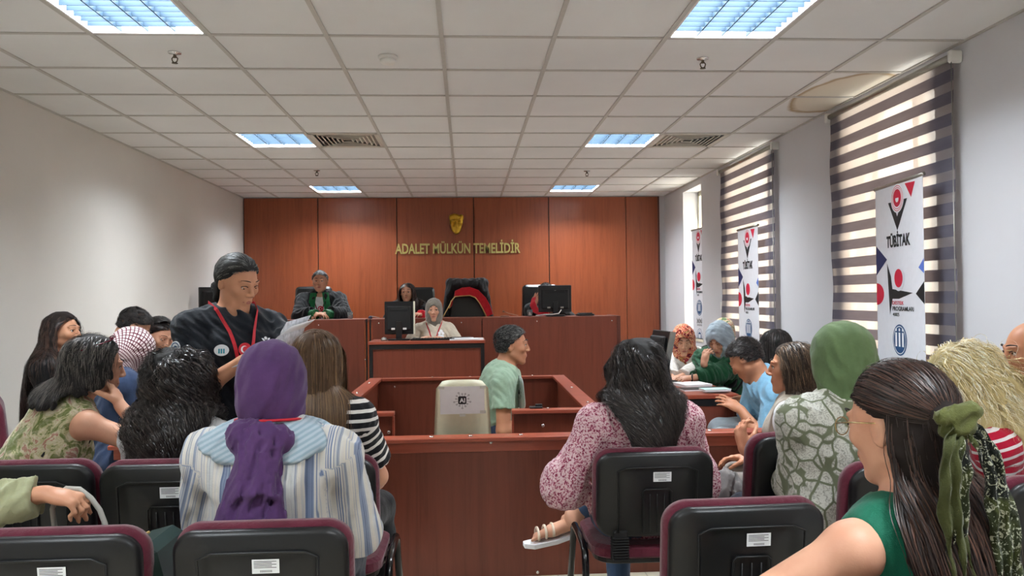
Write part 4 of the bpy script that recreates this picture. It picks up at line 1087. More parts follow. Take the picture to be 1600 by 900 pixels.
def keyboard(loc, rz, label, m_=None):
    o = empty('keyboard', loc, rz, label, 'keyboard'); m = MB(); m.box((-.22, -.075, 0), (.22, .075, .018), 0, .005); m.build('keyboard_body', m_ or M_BLACK, o)
    m = MB()
    for r in range(5):
        for k in range(14): m.box((-.2+.0285*k, -.06+.025*r, .018), (-.2+.0285*k+.024, -.06+.025*r+.021, .023))
    m.build('keys', M_BLACKM, o)
def papers(name, pts, z, th, m_, label, cat, cover=None):
    "a rectangular sheet stack by centre, size, angle"
    (cx, cy), (a, b_), rz = pts; o = empty(name, (cx, cy, z), rz, label, cat); m = MB(); m.box((-a/2, -b_/2, 0), (a/2, b_/2, th*.8), 0, .0005); m.build('pages', M_PAPER, o)
    m = MB(); m.box((-a/2-.001, -b_/2-.001, th*.8), (a/2+.001, b_/2+.001, th), 0, .0005); m.build('cover', m_, o); return o
c = at(672, 533, 7.93); keyboard((c[0]+.03, 7.87, 1.0), 0, 'thin black keyboard in front of the clerk')
c = at(600, 533, 7.85); o = empty('computer_mouse', (c[0], 7.85, 1.0), 0, 'grey computer mouse left of the clerk monitor', 'mouse'); m = MB(); m.lathe([(.0, .0), (.03, .001), (.034, .012), (.025, .03), (.008, .038)], squash=(1, 1.5), n=16); m.build('shell', M_STEEL, o)
m = MB(); m.tube([(0, .05, .005), (-.04, .12, .004), (.02, .22, .004), (.1, .26, .004)], .003, 6); m.build('cable', M_BLACK, o)
c = at(738, 533, 7.85); papers('loose_papers', ((c[0]-.06, 7.85), (.34, .2), .05), 1.0, .012, M_PAPER, 'white papers on the right of the clerk desk', 'papers')
papers('booklet', ((c[0]-.1, 7.92), (.2, .12), .3), 1.012, .012, M_BLACK, 'dark covered booklet lying on the clerk papers', 'booklet')
def tcam(px, py): r = ray(px, py); return (r*((.76-CAMZ)/r[2]))[:2]
c = tcam(1082, 603); papers('notebook', ((c[0], c[1]), (.21, .2), .2), .76, .02, M_PAPER, 'white notebook on the lawyers desk under the green robed woman', 'notebook')
c = tcam(1092, 609); papers('folder', ((c[0]+.04, c[1]), (.34, .13), .1), .76, .012, M_BLACK, 'thin black folder between the two white notebooks', 'folder')
c = tcam(1117, 613); papers('notebook', ((c[0], c[1]-.0), (.18, .12), .05), .772, .014, simple('pale_cover', (190, 220, 214), .6), 'pale green notebook at the front edge of the lawyers desk', 'notebook')
c = tcam(1046, 597); keyboard((c[0]-.12, c[1]+.02, .76), math.radians(-60), 'grey keyboard beside the edge on monitor', M_STEEL)
# small things on the judges bench
c = at(914, 491, 8.72); o = empty('telephone_base', (c[0], 8.72, ZB), .1, 'flat black device at the right end of the judges bench', 'device'); m = MB(); m.prism(rrect(.2, .13, .03), (0, 0, 0), (1, 0, 0), (0, 1, 0), .022, 0, .004); m.build('case', M_BLACK, o)
m = MB(); m.box((-.08, -.04, .022), (.08, .04, .034), 0, .005); m.build('lid', M_BLACKM, o)
o = empty('desk_microphone', (at(800, 491, 8.7)[0], 8.7, ZB), 0, 'gooseneck microphone lying low on the judges bench', 'microphone')
m = MB(); m.tube([(.07, 0, .012), (.02, 0, .022), (-.05, .0, .042), (-.085, 0, .056)], .0045, 8); m.build('gooseneck', simple('copper_brown', (150, 110, 92), .4), o)
m = MB(); m.tube([(-.085, 0, .056), (-.105, 0, .063)], [.009, .012], 10); m.lathe([(.04, 0), (.04, .012), (.01, .016)], (-.08, .02, 0), squash=(1.3, .8)); m.build('microphone_head', simple('brown_base', (120, 84, 66), .4), o)
o = empty('desk_microphone', (at(583, 491, 8.7)[0], 8.7, ZB), 0, 'small microphone lying on the bench left of the clerk monitor', 'microphone')
m = MB(); m.tube([(.07, 0, .006), (.02, 0, .018), (-.02, .0, .026)], .005, 8); m.build('gooseneck', M_STEEL, o)
m = MB(); m.lathe([(.022, 0), (.024, .012), (.012, .03)], (-.03, 0, 0), 12); m.build('microphone_head', simple('navy_plastic', (30, 40, 70), .4), o)
def glass(px, Y, label):
    x = at(px, 480, Y)[0]; o = empty('water_glass', (x, Y, ZB), 0, label, 'glass', 'glasses on the judges bench')
    m = MB(); m.lathe([(.026, 0), (.032, .075), (.030, .075), (.024, .004)], n=18); m.build('cup', simple('clear_glass', (215, 222, 222), .08, .01, trans=.85, ior=1.3), o)
glass(547, 8.7, 'clear glass at the elbow of the judge in green lapels'); glass(828, 8.75, 'clear glass left of the wide monitor')
x0 = at(854, 488, 8.66)[0]; m = MB(); m.tube([(x0-.12, 8.68, ZB+.01), (x0-.02, 8.66, ZB+.02), (x0+.06, 8.66, ZB+.02), (x0+.14, 8.67, ZB+.03), (x0+.17, 8.69, ZB+.07)], .006, 8)
o = m.build('white_cable', M_WHITEP); tag(o, 'white cable hanging below the wide monitor on the bench', 'cable')

# ISO chairs
M_BURG = cloth('burgundy_fabric', (96, 33, 50), .95, .2, .3, .5, 700)
def iso_chair_make():
    t = empty('conference_chair', (0, 0, 0))
    # local: seat centre at origin, facing +Y; back at -Y
    def backslab(w, h, r, y0, y1, zc, inset=0, curve=.022):
        poly = rrect(w, h, r, 8); n = len(poly); vs = []; fs = []; rings = []
        for (sc_, yy) in ((inset, y0), (0, y0+(y1-y0)*.25), (0, y0+(y1-y0)*.75), (inset, y1)):
            ring_ = []
            for (a, b_) in poly:
                f = 1-sc_/max(abs(a), abs(b_), .05); ring_.append((a*f, b_*f, yy))
            rings.append(ring_)
        N = 14
        for ring_ in rings:
            for (a, b_, yy) in ring_: vs.append((a, yy-curve*(1-(a/(w/2))**2)+.0-.10*(b_), zc+b_-.012*(1-(a/(w/2))**2)*(b_ > 0)))
        for i in range(3): fs += [(i*n+k, i*n+(k+1) % n, (i+1)*n+(k+1) % n, (i+1)*n+k) for k in range(n)]
        # caps as grids of strips: fan from a centre line
        for base, yy, rev in ((0, y0, True), (3*n, y1, False)):
            c0 = len(vs); vs.append((0, yy-curve, zc)); 
            for k in range(n):
                q = (base+k, base+(k+1) % n, c0); fs.append(q[::-1] if rev else q)
        return vs, fs
    zc = .70
    m = MB(); v, f = backslab(.455, .34, .07, -.255, -.215, zc, .012); m.add(v, f, 0, True); m.build('back_shell', M_BLACK, t, )
    m = MB(); v, f = backslab(.47, .355, .08, -.216, -.165, zc+.003, .02); m.add(v, f, 0, True); m.build('back_cushion', M_BURG, t)
    m = MB(); m.prism(rrect(.47, .44, .09), (0, .02, .425), (1, 0, 0), (0, 1, 0), .055, 0, .02); m.build('seat_cushion', M_BURG, t)
    m = MB(); m.prism(rrect(.44, .41, .08), (0, .02, .405), (1, 0, 0), (0, 1, 0), .024, 0, .008); m.build('seat_pan', M_BLACK, t)
    # raised centre panel of the back
    m = MB(); w_, h_ = .105, .17
    T = Matrix.Translation((0, -.277, .685)) @ Matrix.Rotation(math.radians(5.7), 4, 'X')
    m.tube([T @ Vector((-.15+.0, -.003, -.13)), T @ Vector((-.155, -.0, .11)), T @ Vector((-.12, 0, .125)), T @ Vector((.12, 0, .125)), T @ Vector((.155, 0, .11)), T @ Vector((.15, -.003, -.13))], .004, 6)
    m.tube([T @ Vector((-.055, -.004, -.13)), T @ Vector((-.055, -.004, .03)), T @ Vector((-.045, -.004, .04)), T @ Vector((.045, -.004, .04)), T @ Vector((.055, -.004, .03)), T @ Vector((.055, -.004, -.13))], .0035, 6)
    for k in (-1, 0, 1): m.tube([T @ Vector((k*.028, -.002, -.13)), T @ Vector((k*.028, -.002, .02))], .002, 5)
    m.build('moulded_ribs', M_BLACK, t)
    for s in (-1, 1):
        m = MB(); m.box((s*.14-.03, -.262, .44), (s*.14+.03, -.225, .56), 0, .006)
        for k in range(9): m.box((s*.14-.033, -.268, .445+.0105*k), (s*.14+.033, -.22, .451+.0105*k), 0, .002)
        m.build('back_bracket', M_BLACKM, t)
        m = MB(); x = s*.262
        m.tube([(x*1.06, -.26, .012), (x, -.17, .40), (x, -.155, .445), (x, -.12, .465), (x, .13, .47), (x, .165, .45), (x, .18, .40), (x*1.06, .27, .012)], .0145, 10, flat=1.0)
        for yy in (-.26, .27): m.lathe([(.018, 0), (.018, .014)], (x*1.06, yy, 0), 10)
        m.tube([(x, -.05, .455), (s*.2, -.05, .415)], .010, 8); m.tube([(x, .1, .455), (s*.2, .1, .415)], .010, 8)
        m.build('leg_frame', M_BLACKG, t)
    m = MB(); T2 = Matrix.Translation((.02, -.2835, .772)) @ Matrix.Rotation(math.radians(5.7), 4, 'X')
    m.box((-.035, -.001, -.019), (.035, 0, .019), 0, 0, T2); s = m.build('label_sticker', M_PAPER, t)
    m = MB()
    for k in range(5): m.box((-.03, -.0014, .013-.0042*k), (.028-.012*(k % 2), -.001, .0145-.0042*k), 0, 0, T2)
    for k in range(9): m.box((-.014+.0035*k, -.0014, -.016), (-.0125+.0035*k, -.001, -.010), 0, 0, T2)
    m.build('printed_lines', simple('ink', (60, 60, 64), .8), s)
    return t
M_BLACKG = simple('gloss_black', (14, 15, 17), .18, .05)
def copytree(o, parent=None, depth=0):
    c = o.copy(); COL.objects.link(c)
    if parent is not None: c.parent = parent
    for ch in o.children: copytree(ch, c)
    return c
CH0 = iso_chair_make(); _used = [False]
def chair(cx, topY, label, rz=0, k=1.0):
    "chair whose back rail stands at distance topY, centred on world x"
    t = CH0 if not _used[0] else copytree(CH0); _used[0] = True
    R_ = Matrix.Rotation(rz, 3, 'Z') @ Vector((0, -.24, 0))
    t.location = (cx-R_.x, topY-R_.y, 0); t.rotation_euler = (0, 0, rz); t.scale = (1-(1-k)*.7, 1, k)
    tag(t, label, 'chair', 'black and burgundy conference chairs'); return t
def cx(p0, p1, py, Y): return (at(p0, py, Y)[0]+at(p1, py, Y)[0])/2
chair(cx(-46, 232, 850, 2.02)-.028, 2.04, 'front row conference chair at the bottom left corner of the photo, empty', 0, .965)
chair(cx(265, 543, 850, 2.02), 2.05, 'conference chair under the woman in the purple headscarf', 0, .965)
chair(cx(1035, 1293, 820, 2.14), 2.14, 'empty conference chair between the pink blouse and the dark haired woman with the hair scarf', math.radians(2), .965)
chair(cx(162, 366, 750, 2.74), 2.74, 'conference chair under the curly haired woman in white')
chair(cx(-60, 144, 750, 2.78), 2.78, 'conference chair under the woman in the floral sleeveless top')
chair(cx(383, 586, 750, 2.76), 2.76, 'conference chair under the woman in the striped top')
chair(cx(927, 1117, 740, 2.9), 2.9, 'conference chair under the woman in the pink blouse', 0, .965)
chair(cx(1168, 1300, 740, 3.02)+.05, 3.02, 'conference chair under the woman in the beige vest', math.radians(16))
chair(at(1425, 760, 2.45)[0], 2.45, 'conference chair under the woman in the green headscarf', math.radians(8))
chair(at(-12, 650, 4.6)[0], 4.6, 'burgundy chair at the far left edge behind the robed woman', math.radians(-60))
chair(at(1440, 860, 1.25)[0], 1.22, 'conference chair under the woman with the green patterned hair scarf')
chair(at(1640, 800, 2.3)[0], 2.2, 'conference chair at the right edge under the blond woman', math.radians(5))

# cream shell chair with the AI sheet
M_SHELL = simple('cream_plastic', (206, 200, 172), .4, .03)
YA = 4.2
ax0 = cx(677, 768, 640, YA); o = empty('plastic_chair', (ax0, YA+.22, 0), 0, 'cream plastic chair with an AI sheet taped on its back', 'chair')
zt_ = at(720, 591, YA)[2]; zb_ = .44
m = MB(); n = 16; vs = []; fs = []; NZ = 14
wt, wb = .275/2, .335/2
for i in range(NZ+1):
    t = i/NZ; z = zb_+(zt_-zb_)*t; hw = wb+(wt-wb)*t
    if t > .93: hw -= .03*((t-.93)/.07)**2
    for k in range(n+1):
        a = -1+2*k/n; ztop_ = z-(.012*abs(a)**4 if t > .9 else 0); vs.append((a*hw, -.22-.09*(t-.1)+.035*abs(a)**2.5, ztop_))
N1 = len(vs)
vs += [(x, y+.012, z) for x, y, z in vs]
for i in range(NZ):
    for k in range(n):
        q = (i*(n+1)+k, i*(n+1)+k+1, (i+1)*(n+1)+k+1, (i+1)*(n+1)+k); fs.append(q); fs.append(tuple(j+N1 for j in q[::-1]))
for k in range(n): q = (NZ*(n+1)+k, NZ*(n+1)+k+1); fs.append((q[0], q[1], q[1]+N1, q[0]+N1)); fs.append((k+1, k, k+N1, k+1+N1))
for i in range(NZ):
    a_, b_ = i*(n+1), (i+1)*(n+1); fs.append((b_, a_, a_+N1, b_+N1)); a_ += n; b_ += n; fs.append((a_, b_, b_+N1, a_+N1))
m.add(vs, fs, 0, True); m.build('backrest', M_SHELL, o)
m = MB(); m.prism(rrect(.42, .42, .07), (0, 0, .43), (1, 0, 0), (0, 1, 0), .025, 0, .01); m.build('seat', M_SHELL, o)
for s in (-1, 1):
    for q in (-1, 1): m = MB(); m.tube([(s*.17, q*.16, .435), (s*.2, q*.21, 0)], .012, 8); m.build('leg', M_STEEL, o)
m = MB(); m.box((-.03, -.222, .465), (.03, -.214, .50), 0, .003); m.build('grip_plate', M_STEEL, o)
def backy(z): return -.22-.09*((z-zb_)/(zt_-zb_)-.1)
zA, zB_ = zt_-.035, zt_-.185; yA, yB_ = backy(zA)-.003, backy(zB_)-.003
sh = wempty('paper_sheet', (ax0, YA, zt_-.1), label='white paper with an AI chip drawing taped on the cream chair', cat='sign')
u = V3(1, 0, 0); v_ = nrm(V3(0, yA-yB_, zA-zB_)); org = V3(ax0, YA+.22+(yA+yB_)/2, (zA+zB_)/2); hh = np.linalg.norm(V3(0, yA-yB_, zA-zB_))/2; hw = .118
m = MB(); m.prism([(-hw, -hh), (hw, -hh), (hw, hh), (-hw, hh)], org, u, v_, .0006); m.build('sheet', M_PAPER, sh)
M_INK = simple('black_ink', (22, 24, 28), .7)
wn = np.cross(u, v_)
m = MB(); m.prism(rrect(.044, .044, .008), org+wn*.0008, u, v_, .0006); 
for k in range(14):
    a = 2*math.pi*(k+.5)/14; c_, s_ = math.cos(a), math.sin(a); L = (.030, .040, .034)[k % 3]; p0 = org+wn*.0009+u*c_*.024+v_*s_*.024; p1 = org+wn*.0009+u*c_*L+v_*s_*L; q = nrm(-u*s_+v_*c_)*.0006
    m.add([p0-q, p0+q, p1+q, p1-q], [(0, 1, 2, 3)]); ring(m, .0028, .0045, c_*(L+.004), s_*(L+.004), org, u, v_, .0009, 0, 14)
m.build('chip_drawing', M_INK, sh); letters('AI', -.015, .015, -.012, .024, 0, M_PAPER, sh, 'letters', .03, .0001, u, v_, org+wn*.0017)
for a, b_ in ((-hw+.008, hh-.006), (hw-.008, hh-.006), (0, -hh-.006), (hw-.008, -hh+.01)):
    m = MB(); m.prism([(a-.016, b_-.008), (a+.016, b_-.008), (a+.016, b_+.008), (a-.016, b_+.008)], org+wn*.0008, u, v_, .0003); m.build('tape', simple('clear_tape', (205, 208, 200), .3), sh)

o = wempty('phone', at(838, 634, 4.42), label='small black phone lying on the front rail of the witness box', cat='phone'); c_ = V3(at(836, 636, 4.40)[0], 4.375, .7925); m = MB(); m.box(c_-V3(.035, .018, 0), c_+V3(.04, .02, .010), 0, .003); m.box(c_+V3(.0, .0, .008), c_+V3(.04, .016, .022), 0, .003); m.build('case', M_BLACK, o)
# high backed leather chairs of the judges
M_LEATHER = simple('black_leather', (15, 17, 18), .3, .15, 8, .25, 60)
def exec_make():
    o = empty('judge_chair', (0, 0, 0))
    F = Field()
    m = MB()
    def cush(w0, w1, h, th, z0, y0, r=.05):
        poly = []; n = 6
        pts = [(w1/2, h), (-w1/2, h), (-w0/2, 0), (w0/2, 0)]
        out = []
        for i, p in enumerate(pts):
            p = np.array(p); a = np.array(pts[(i-1) % 4])-p; b_ = np.array(pts[(i+1) % 4])-p; a = a/np.linalg.norm(a)*r; b_ = b_/np.linalg.norm(b_)*r
            for t in np.linspace(0, 1, n): out.append(tuple(p+a*(1-t)**2+b_*t**2))
        return out
    m.prism(cush(.52, .46, .66, .1, 0, 0), (0, .0, .48), (1, 0, 0), (0, .12, 1), .09, 0, .03); m.build('backrest', M_LEATHER, o)
    m = MB(); m.prism(cush(.38, .34, .22, .1, 0, 0, .04), (0, -.028+.045, .86), (1, 0, 0), (0, .12, 1), .04, 0, .015)
    m.prism(cush(.4, .38, .3, .1, 0, 0, .04), (0, -.055+.03, .53), (1, 0, 0), (0, .12, 1), .04, 0, .015); m.build('padding', M_LEATHER, o)
    m = MB(); m.prism(rrect(.52, .5, .08), (0, -.27, .42), (1, 0, 0), (0, 1, 0), .1, 0, .03); m.build('seat', M_LEATHER, o)
    for s in (-1, 1):
        m = MB(); m.tube([(s*.28, -.04, .45), (s*.29, -.05, .66), (s*.29, -.12, .69), (s*.29, -.36, .68), (s*.28, -.4, .62), (s*.27, -.3, .45)], .022, 8); m.build('armrest', M_BLACK, o)
    m = MB(); m.tube([(0, -.25, .06), (0, -.25, .43)], .03, 10); 
    for k in range(5): a = 2*math.pi*k/5+.3; m.tube([(0, -.25, .09), (.28*math.cos(a), -.25+.28*math.sin(a), .03)], [.025, .015], 8)
    m.build('star_base', M_BLACK, o); return o
EX0 = exec_make(); _ex = [False]
ZJ = .30
def exchair(px, Y, ytop, label, rz=0, z=ZJ):
    t = EX0 if not _ex[0] else copytree(EX0); _ex[0] = True
    top = at(px, ytop, Y)[2]; k = (top-z)/1.14
    t.location = (at(px, ytop, Y)[0], Y, z); t.rotation_euler = (0, 0, rz); t.scale = (.98, .98, k); return tag(t, label, 'chair', 'high backed black leather chairs of the judges')
exchair(490, 9.95, 449, 'black leather chair behind the man in green lapels'); exchair(651, 9.95, 450, 'black leather chair of the long haired woman judge')
exchair(730, 9.55, 438, 'empty black leather chair with a robe draped over it'); exchair(844, 9.9, 446, 'black leather chair half hidden behind the wide monitor', .12)
# robe over the empty chair
xr = at(730, 460, 9.5)[0]; tp = at(730, 437, 9.45)[2]
rb = wempty('draped_robe', (xr, 9.5, tp), label='black robe with a red gold edged collar draped over the empty chair', cat='robe')
F = Field(); y = 9.52
F.cone((xr-.2, y, tp-.035), (xr+.2, y, tp-.035), .05, .05, .03); 
for s in (-1, 1):
    F.cone((xr+s*.2, y, tp-.04), (xr+s*.27, y-.02, tp-.5), .05, .05, .04); F.cone((xr+s*.12, y-.01, tp-.05), (xr+s*.2, y-.04, tp-.16), .045, .04, .05)
F.cone((xr-.14, y-.03, tp-.08), (xr+.14, y-.03, tp-.08), .05, .05, .05)
V, Q = mesh_field(F, .008, disp=folds(.008, .1, (0, 0, 1), 6)); V = relax(V, Q, 2); mesh_np('robe_cloth', V, Q, cloth('black_robe', (12, 13, 15), .6, .2), rb)
M_REDSAT = cloth('red_satin', (205, 24, 42), .35, .15, .3)
def ribbon(name, path, wv, m, parent, th=.012, edge=None):
    path = np.array(path, float); T = np.gradient(path, axis=0); vs = []; mb = MB()
    for i in range(len(path)):
        w_ = np.array(wv[i]) if np.ndim(wv) == 2 else np.array(wv); n_ = nrm(np.cross(T[i], w_))*th/2
        vs += [path[i]-w_/2-n_, path[i]+w_/2-n_, path[i]+w_/2+n_, path[i]-w_/2+n_]
    k = len(path); mb.add(vs, [(4*i+a, 4*i+(a+1) % 4, 4*i+4+(a+1) % 4, 4*i+4+a) for i in range(k-1) for a in range(4)]+[(3, 2, 1, 0), (4*k-4, 4*k-3, 4*k-2, 4*k-1)], 0, False)
    o = mb.build(name, m, parent, .002)
    if edge is not None:
        for sgn in edge:
            e = MB(); pts = [path[i]+sgn*(np.array(wv[i]) if np.ndim(wv) == 2 else np.array(wv))*.5+V3(0, -th*.6, 0) for i in range(k)]; e.tube(pts, .007, 6); e.build('gold_piping', M_GOLD2, o)
    return o
M_GOLD2 = simple('gold_thread', (205, 170, 105), .5, .1)
def P9(x, y, Y=9.40): return at(x, y, Y)
path = [P9(704, 480), P9(707, 468), P9(711, 459), P9(722, 456), P9(734, 455), P9(745, 459), P9(754, 469), P9(760, 480), P9(765, 493)]
wv = [V3(.03, 0, .03), V3(.03, 0, .04), V3(.0, 0, .07), V3(0, 0, .10), V3(0, 0, .105), V3(.04, 0, .09), V3(.08, 0, .06), V3(.09, 0, .04), V3(.08, 0, .03)]
ribbon('red_collar', path, wv, M_REDSAT, rb, .02, (-1,))
m = MB(); m.tube([P9(708, 466), P9(702, 478), P9(695, 490), P9(692, 496)], .010, 6, flat=.6); m.build('gold_strap', M_GOLD2, rb)

# banners
def dimg(u0, u1, v0, v1): return u0, u1, v0, v1
M_BAN = simple('banner_vinyl', (226, 228, 234), .45, .02); M_RED = simple('print_red', (205, 26, 60), .6, .05); M_NAVY = simple('print_navy', (34, 44, 92), .6, .05); M_PBLK = simple('print_black', (24, 28, 30), .6, .05)
M_PWHT = simple('print_white', (236, 238, 242), .6, .02); M_PBLUE = simple('print_blue', (28, 74, 122), .6, .05); M_SKY = simple('print_sky', (90, 120, 200), .6, .05)
def banner(p0, p1, top, label, hgt=1.98):
    "roll-up banner: p0 far top corner (left in view), p1 near top corner, floor stand"
    p0 = np.array([p0[0], p0[1], top]); p1 = np.array([p1[0], p1[1], top]); u = nrm(p1-p0); W_ = np.linalg.norm(p1-p0); v = V3(0, 0, 1); w = nrm(np.cross(u, v))
    # make w face the room
    o = wempty('roll_up_banner', ((p0+p1)/2*V3(1, 1, 0)), label=label, cat='banner', group='roll-up banners along the windows')
    m = MB(); m.prism([(0, -hgt), (W_, -hgt), (W_, 0), (0, 0)], p0, u, v, .002); m.build('printed_panel', M_BAN, o)
    m = MB(); m.tube([p0+v*.006-u*.01, p1+v*.006+u*.01], .011, 8); m.build('top_bar', M_STEEL, o)
    m = MB(); m.box((0, -.04, 0), (W_, .04, .07), 0, .012, Matrix(((u[0], -w[0], 0, p0[0]), (u[1], -w[1], 0, p0[1]), (0, 0, 1, 0), (0, 0, 0, 1)))); m.build('base_case', M_STEEL, o)
    m = MB(); m.tube([(p0+p1)/2*V3(1, 1, 0)-w*.03+v*.05, (p0+p1)/2-w*.015], .008, 8); m.build('pole', M_STEEL, o)
    D = .0028
    def shp(name, polys, mat, k=1):
        m = MB()
        for poly in polys: m.prism([(a*W_, -b_) for a, b_ in poly][::-1], p0+w*D*k, u, v, .0004)
        return m.build(name, mat, o)
    def cir(a, b_, r, n=28): return [(a+r/W_*math.cos(t), b_+r*math.sin(t)) for t in np.linspace(0, 2*math.pi, n, endpoint=False)]
    # corner marks
    shp('corner_triangle', [[(.66, .015), (.86, .02), (.78, .105)]], M_RED)
    shp('emblem_wedge', [[(.30, .105), (.40, .105), (.49, .20), (.60, .105), (.70, .105), (.49, .285)]], M_PBLK)
    shp('emblem_ring', [cir(.5, .09, .088)], M_PWHT, 1.3); m = MB()
    for r_ in (.078, .066): ring(m, r_-.004, r_, .5*W_, -.09, p0, u, v, D*1.6)
    m.build('emblem_rings', M_RED, o); shp('emblem_disc', [cir(.5, .088, .054)], M_RED, 1.6)
    shp('emblem_mark', [cir(.5, .093, .022, 12)], M_PWHT, 1.9); shp('emblem_cap', [[(.43, .088), (.57, .088), (.5, .06)]], M_RED, 2.1)
    O = p0+w*D*1.3
    letters('TÜBİTAK', .25*W_, .75*W_, -.38, .070, 0, M_PBLK, o, 'words', .04, .0002, u, v, O)
    shp('left_chevron', [[(.0, .36), (.25, .455), (.0, .55)]], M_NAVY); shp('left_disc', [[(0.0, .60)]+[(.0+.17*math.sin(t), .67-.07*math.cos(t)) for t in np.linspace(.2, math.pi-.2, 14)]+[(0, .74)]], M_RED)
    shp('right_chevron', [[(1.0, .60), (.84, .67), (1.0, .73)]], M_PBLK); shp('right_small', [[(1.0, .47), (.9, .52), (1.0, .555)]], M_SKY)
    shp('figure', [[(.25, .48), (.33, .56), (.36, .64), (.78, .665), (.5, .70), (.36, .70), (.30, .80)]], M_PBLK); shp('figure_halo', [cir(.5, .575, .078)], M_BAN, 1.4); shp('figure_head', [cir(.5, .575, .056)], M_RED, 1.6)
    letters('DESTEK', .36*W_, .60*W_, -.735, .022, 0, M_RED, o, 'words', .01, .0002, u, v, O+w*D*.4); letters('PROGRAMLARI', .36*W_, .80*W_, -.772, .026, 0, M_PBLK, o, 'words', .02, .0002, u, v, O+w*D*.4); letters('4005', .36*W_, .50*W_, -.806, .022, 0, M_PBLK, o, 'words', .005, .0002, u, v, O)
    shp('seal_disc', [cir(.5, .95, .095)], M_PBLUE); m = MB(); ring(m, .080, .085, .5*W_, -.95, p0, u, v, D*1.5); m.build('seal_ring', M_PWHT, o)
    shp('seal_figures', [[(a-.018, .905), (a+.018, .905), (a+.018, .99), (a-.018, .99)] for a in (.43, .5, .57)]+[cir(a, .888, .010, 10) for a in (.43, .5, .57)], M_PWHT, 1.6)
    letters('İNÖNÜ', .30*W_, .70*W_, -1.135, .05, 0, M_PBLK, o, 'words', .012, .0002, u, v, O); letters('ÜNİVERSİTESİ', .32*W_, .68*W_, -1.17, .02, 0, M_PBLK, o, 'words', .0, .0002, u, v, O)
    m = MB()
    for r0, r1 in ((.092, .097), (.070, .074)): ring(m, r0, r1, .5*W_, -1.30, p0, u, v, D)
    m.build('lower_seal', M_NAVY, o); shp('lower_seal_disc', [cir(.5, 1.30, .055)], M_PBLUE, 1.2); shp('lower_seal_book', [[(.42, 1.27), (.58, 1.27), (.58, 1.32), (.5, 1.335), (.42, 1.32)]], M_PWHT, 1.6)
    return o
def bann(x0, x1, Y0, Y1, ytop0, label):
    a = at(x0, ytop0, Y0); b_ = at(x1, ytop0-8, Y1); banner(a, b_, a[2], label, a[2]-.06)
bann(1368, 1442, 4.86, 4.22, 298, 'roll-up banner before the striped blind nearest the camera')
bann(1153, 1184, 7.45, 6.88, 361, 'roll-up banner before the middle striped blind')
bann(1081, 1102, 9.45, 9.00, 361, 'roll-up banner standing in the far unblinded window')
# ---------------------------------------------------------------- clothing patterns, hair and skin
def fab(name): t = NT(name); t.set(rough=.92, sheen=.15, spec=.2); return t
def fin(t, vec, b=.35): t.bump(t.math('ADD', t.math('MULTIPLY', t.noise(vec, 500, 2), .25), t.noise(vec, 26, 3, .55, .6)), b, .012); return t.m
def floral_mat():
    t = fab('floral_print'); v = t.coord('Object'); n = t.noise(v, 11, 4, .6, 1.6)
    c1 = t.ramp(n, [(.36, srgb(98, 112, 58)), (.44, srgb(186, 178, 140)), (.5, srgb(206, 196, 170)), (.56, srgb(176, 116, 112)), (.66, srgb(122, 126, 66))], 'CONSTANT')
    c2 = t.ramp(t.noise(v, 26, 3, .6, 2), [(.4, srgb(200, 190, 165)), (.55, srgb(120, 124, 70))]); t.col(t.mix(.3, c1, c2)); return fin(t, v)
def pink_mat():
    t = fab('pink_print'); v = t.coord('Object'); t.col(t.ramp(t.noise(v, 120, 3, .6, .6), [(.40, srgb(128, 44, 72)), (.46, srgb(184, 100, 122)), (.51, srgb(220, 190, 194))])); return fin(t, v, .5)
def leaf_mat():
    t = fab('leaf_print'); v = t.coord('Object'); nz = t.new('ShaderNodeVectorMath'); nz.operation = 'ADD'; cn = t.new('ShaderNodeTexNoise'); t.l(v, cn.inputs['Vector']); cn.inputs['Scale'].default_value = 9
    sc = t.new('ShaderNodeVectorMath'); sc.operation = 'SCALE'; t.l(cn.outputs['Color'], sc.inputs[0]); sc.inputs['Scale'].default_value = .035; t.l(v, nz.inputs[0]); t.l(sc.outputs[0], nz.inputs[1])
    e = t.voro(nz.outputs[0], 13, 'DISTANCE_TO_EDGE'); f1 = t.voro(nz.outputs[0], 15); vein = t.noise(nz.outputs[0], 70, 2, .5, 2.5)
    leaf = t.ramp(vein, [(.40, srgb(158, 158, 148)), (.52, srgb(204, 204, 194))]); m = t.math('MULTIPLY', t.ramp(e, [(.03, (0, 0, 0, 1)), (.06, (1, 1, 1, 1))]), t.ramp(f1, [(.66, (1, 1, 1, 1)), (.72, (.0, .0, .0, 1))])); t.col(t.mix(m, srgb(112, 118, 94), leaf)); return fin(t, v)
def vstripe_mat():
    t = fab('blue_white_stripes'); a = t.new('ShaderNodeAttribute'); a.attribute_name = 'bx'; cb = t.new('ShaderNodeCombineXYZ'); t.l(a.outputs['Fac'], cb.inputs[0])
    w1 = t.noise(cb.outputs[0], 17, 1, .5); w2 = t.noise(cb.outputs[0], 150, 1, .5)
    f = t.math('ADD', t.math('MULTIPLY', w1, .68), t.math('MULTIPLY', w2, .32)); v = t.coord('Object')
    t.col(t.ramp(f, [(.40, srgb(92, 106, 134)), (.465, srgb(140, 152, 176)), (.485, srgb(204, 202, 198)), (.56, srgb(214, 208, 196)), (.57, srgb(112, 124, 150)), (.60, srgb(198, 200, 198))])); return fin(t, v)
def ustripe_mat(name, ca, cb_, period, duty, off=0.0):
    t = fab(name); a = t.new('ShaderNodeAttribute'); a.attribute_name = 'bu'; f = t.math('FRACT', t.math('ADD', t.math('DIVIDE', a.outputs['Fac'], period), 50+off)); m = t.math('LESS_THAN', f, duty)
    t.col(t.mix(m, srgb(*ca), srgb(*cb_))); return fin(t, t.coord('Object'))
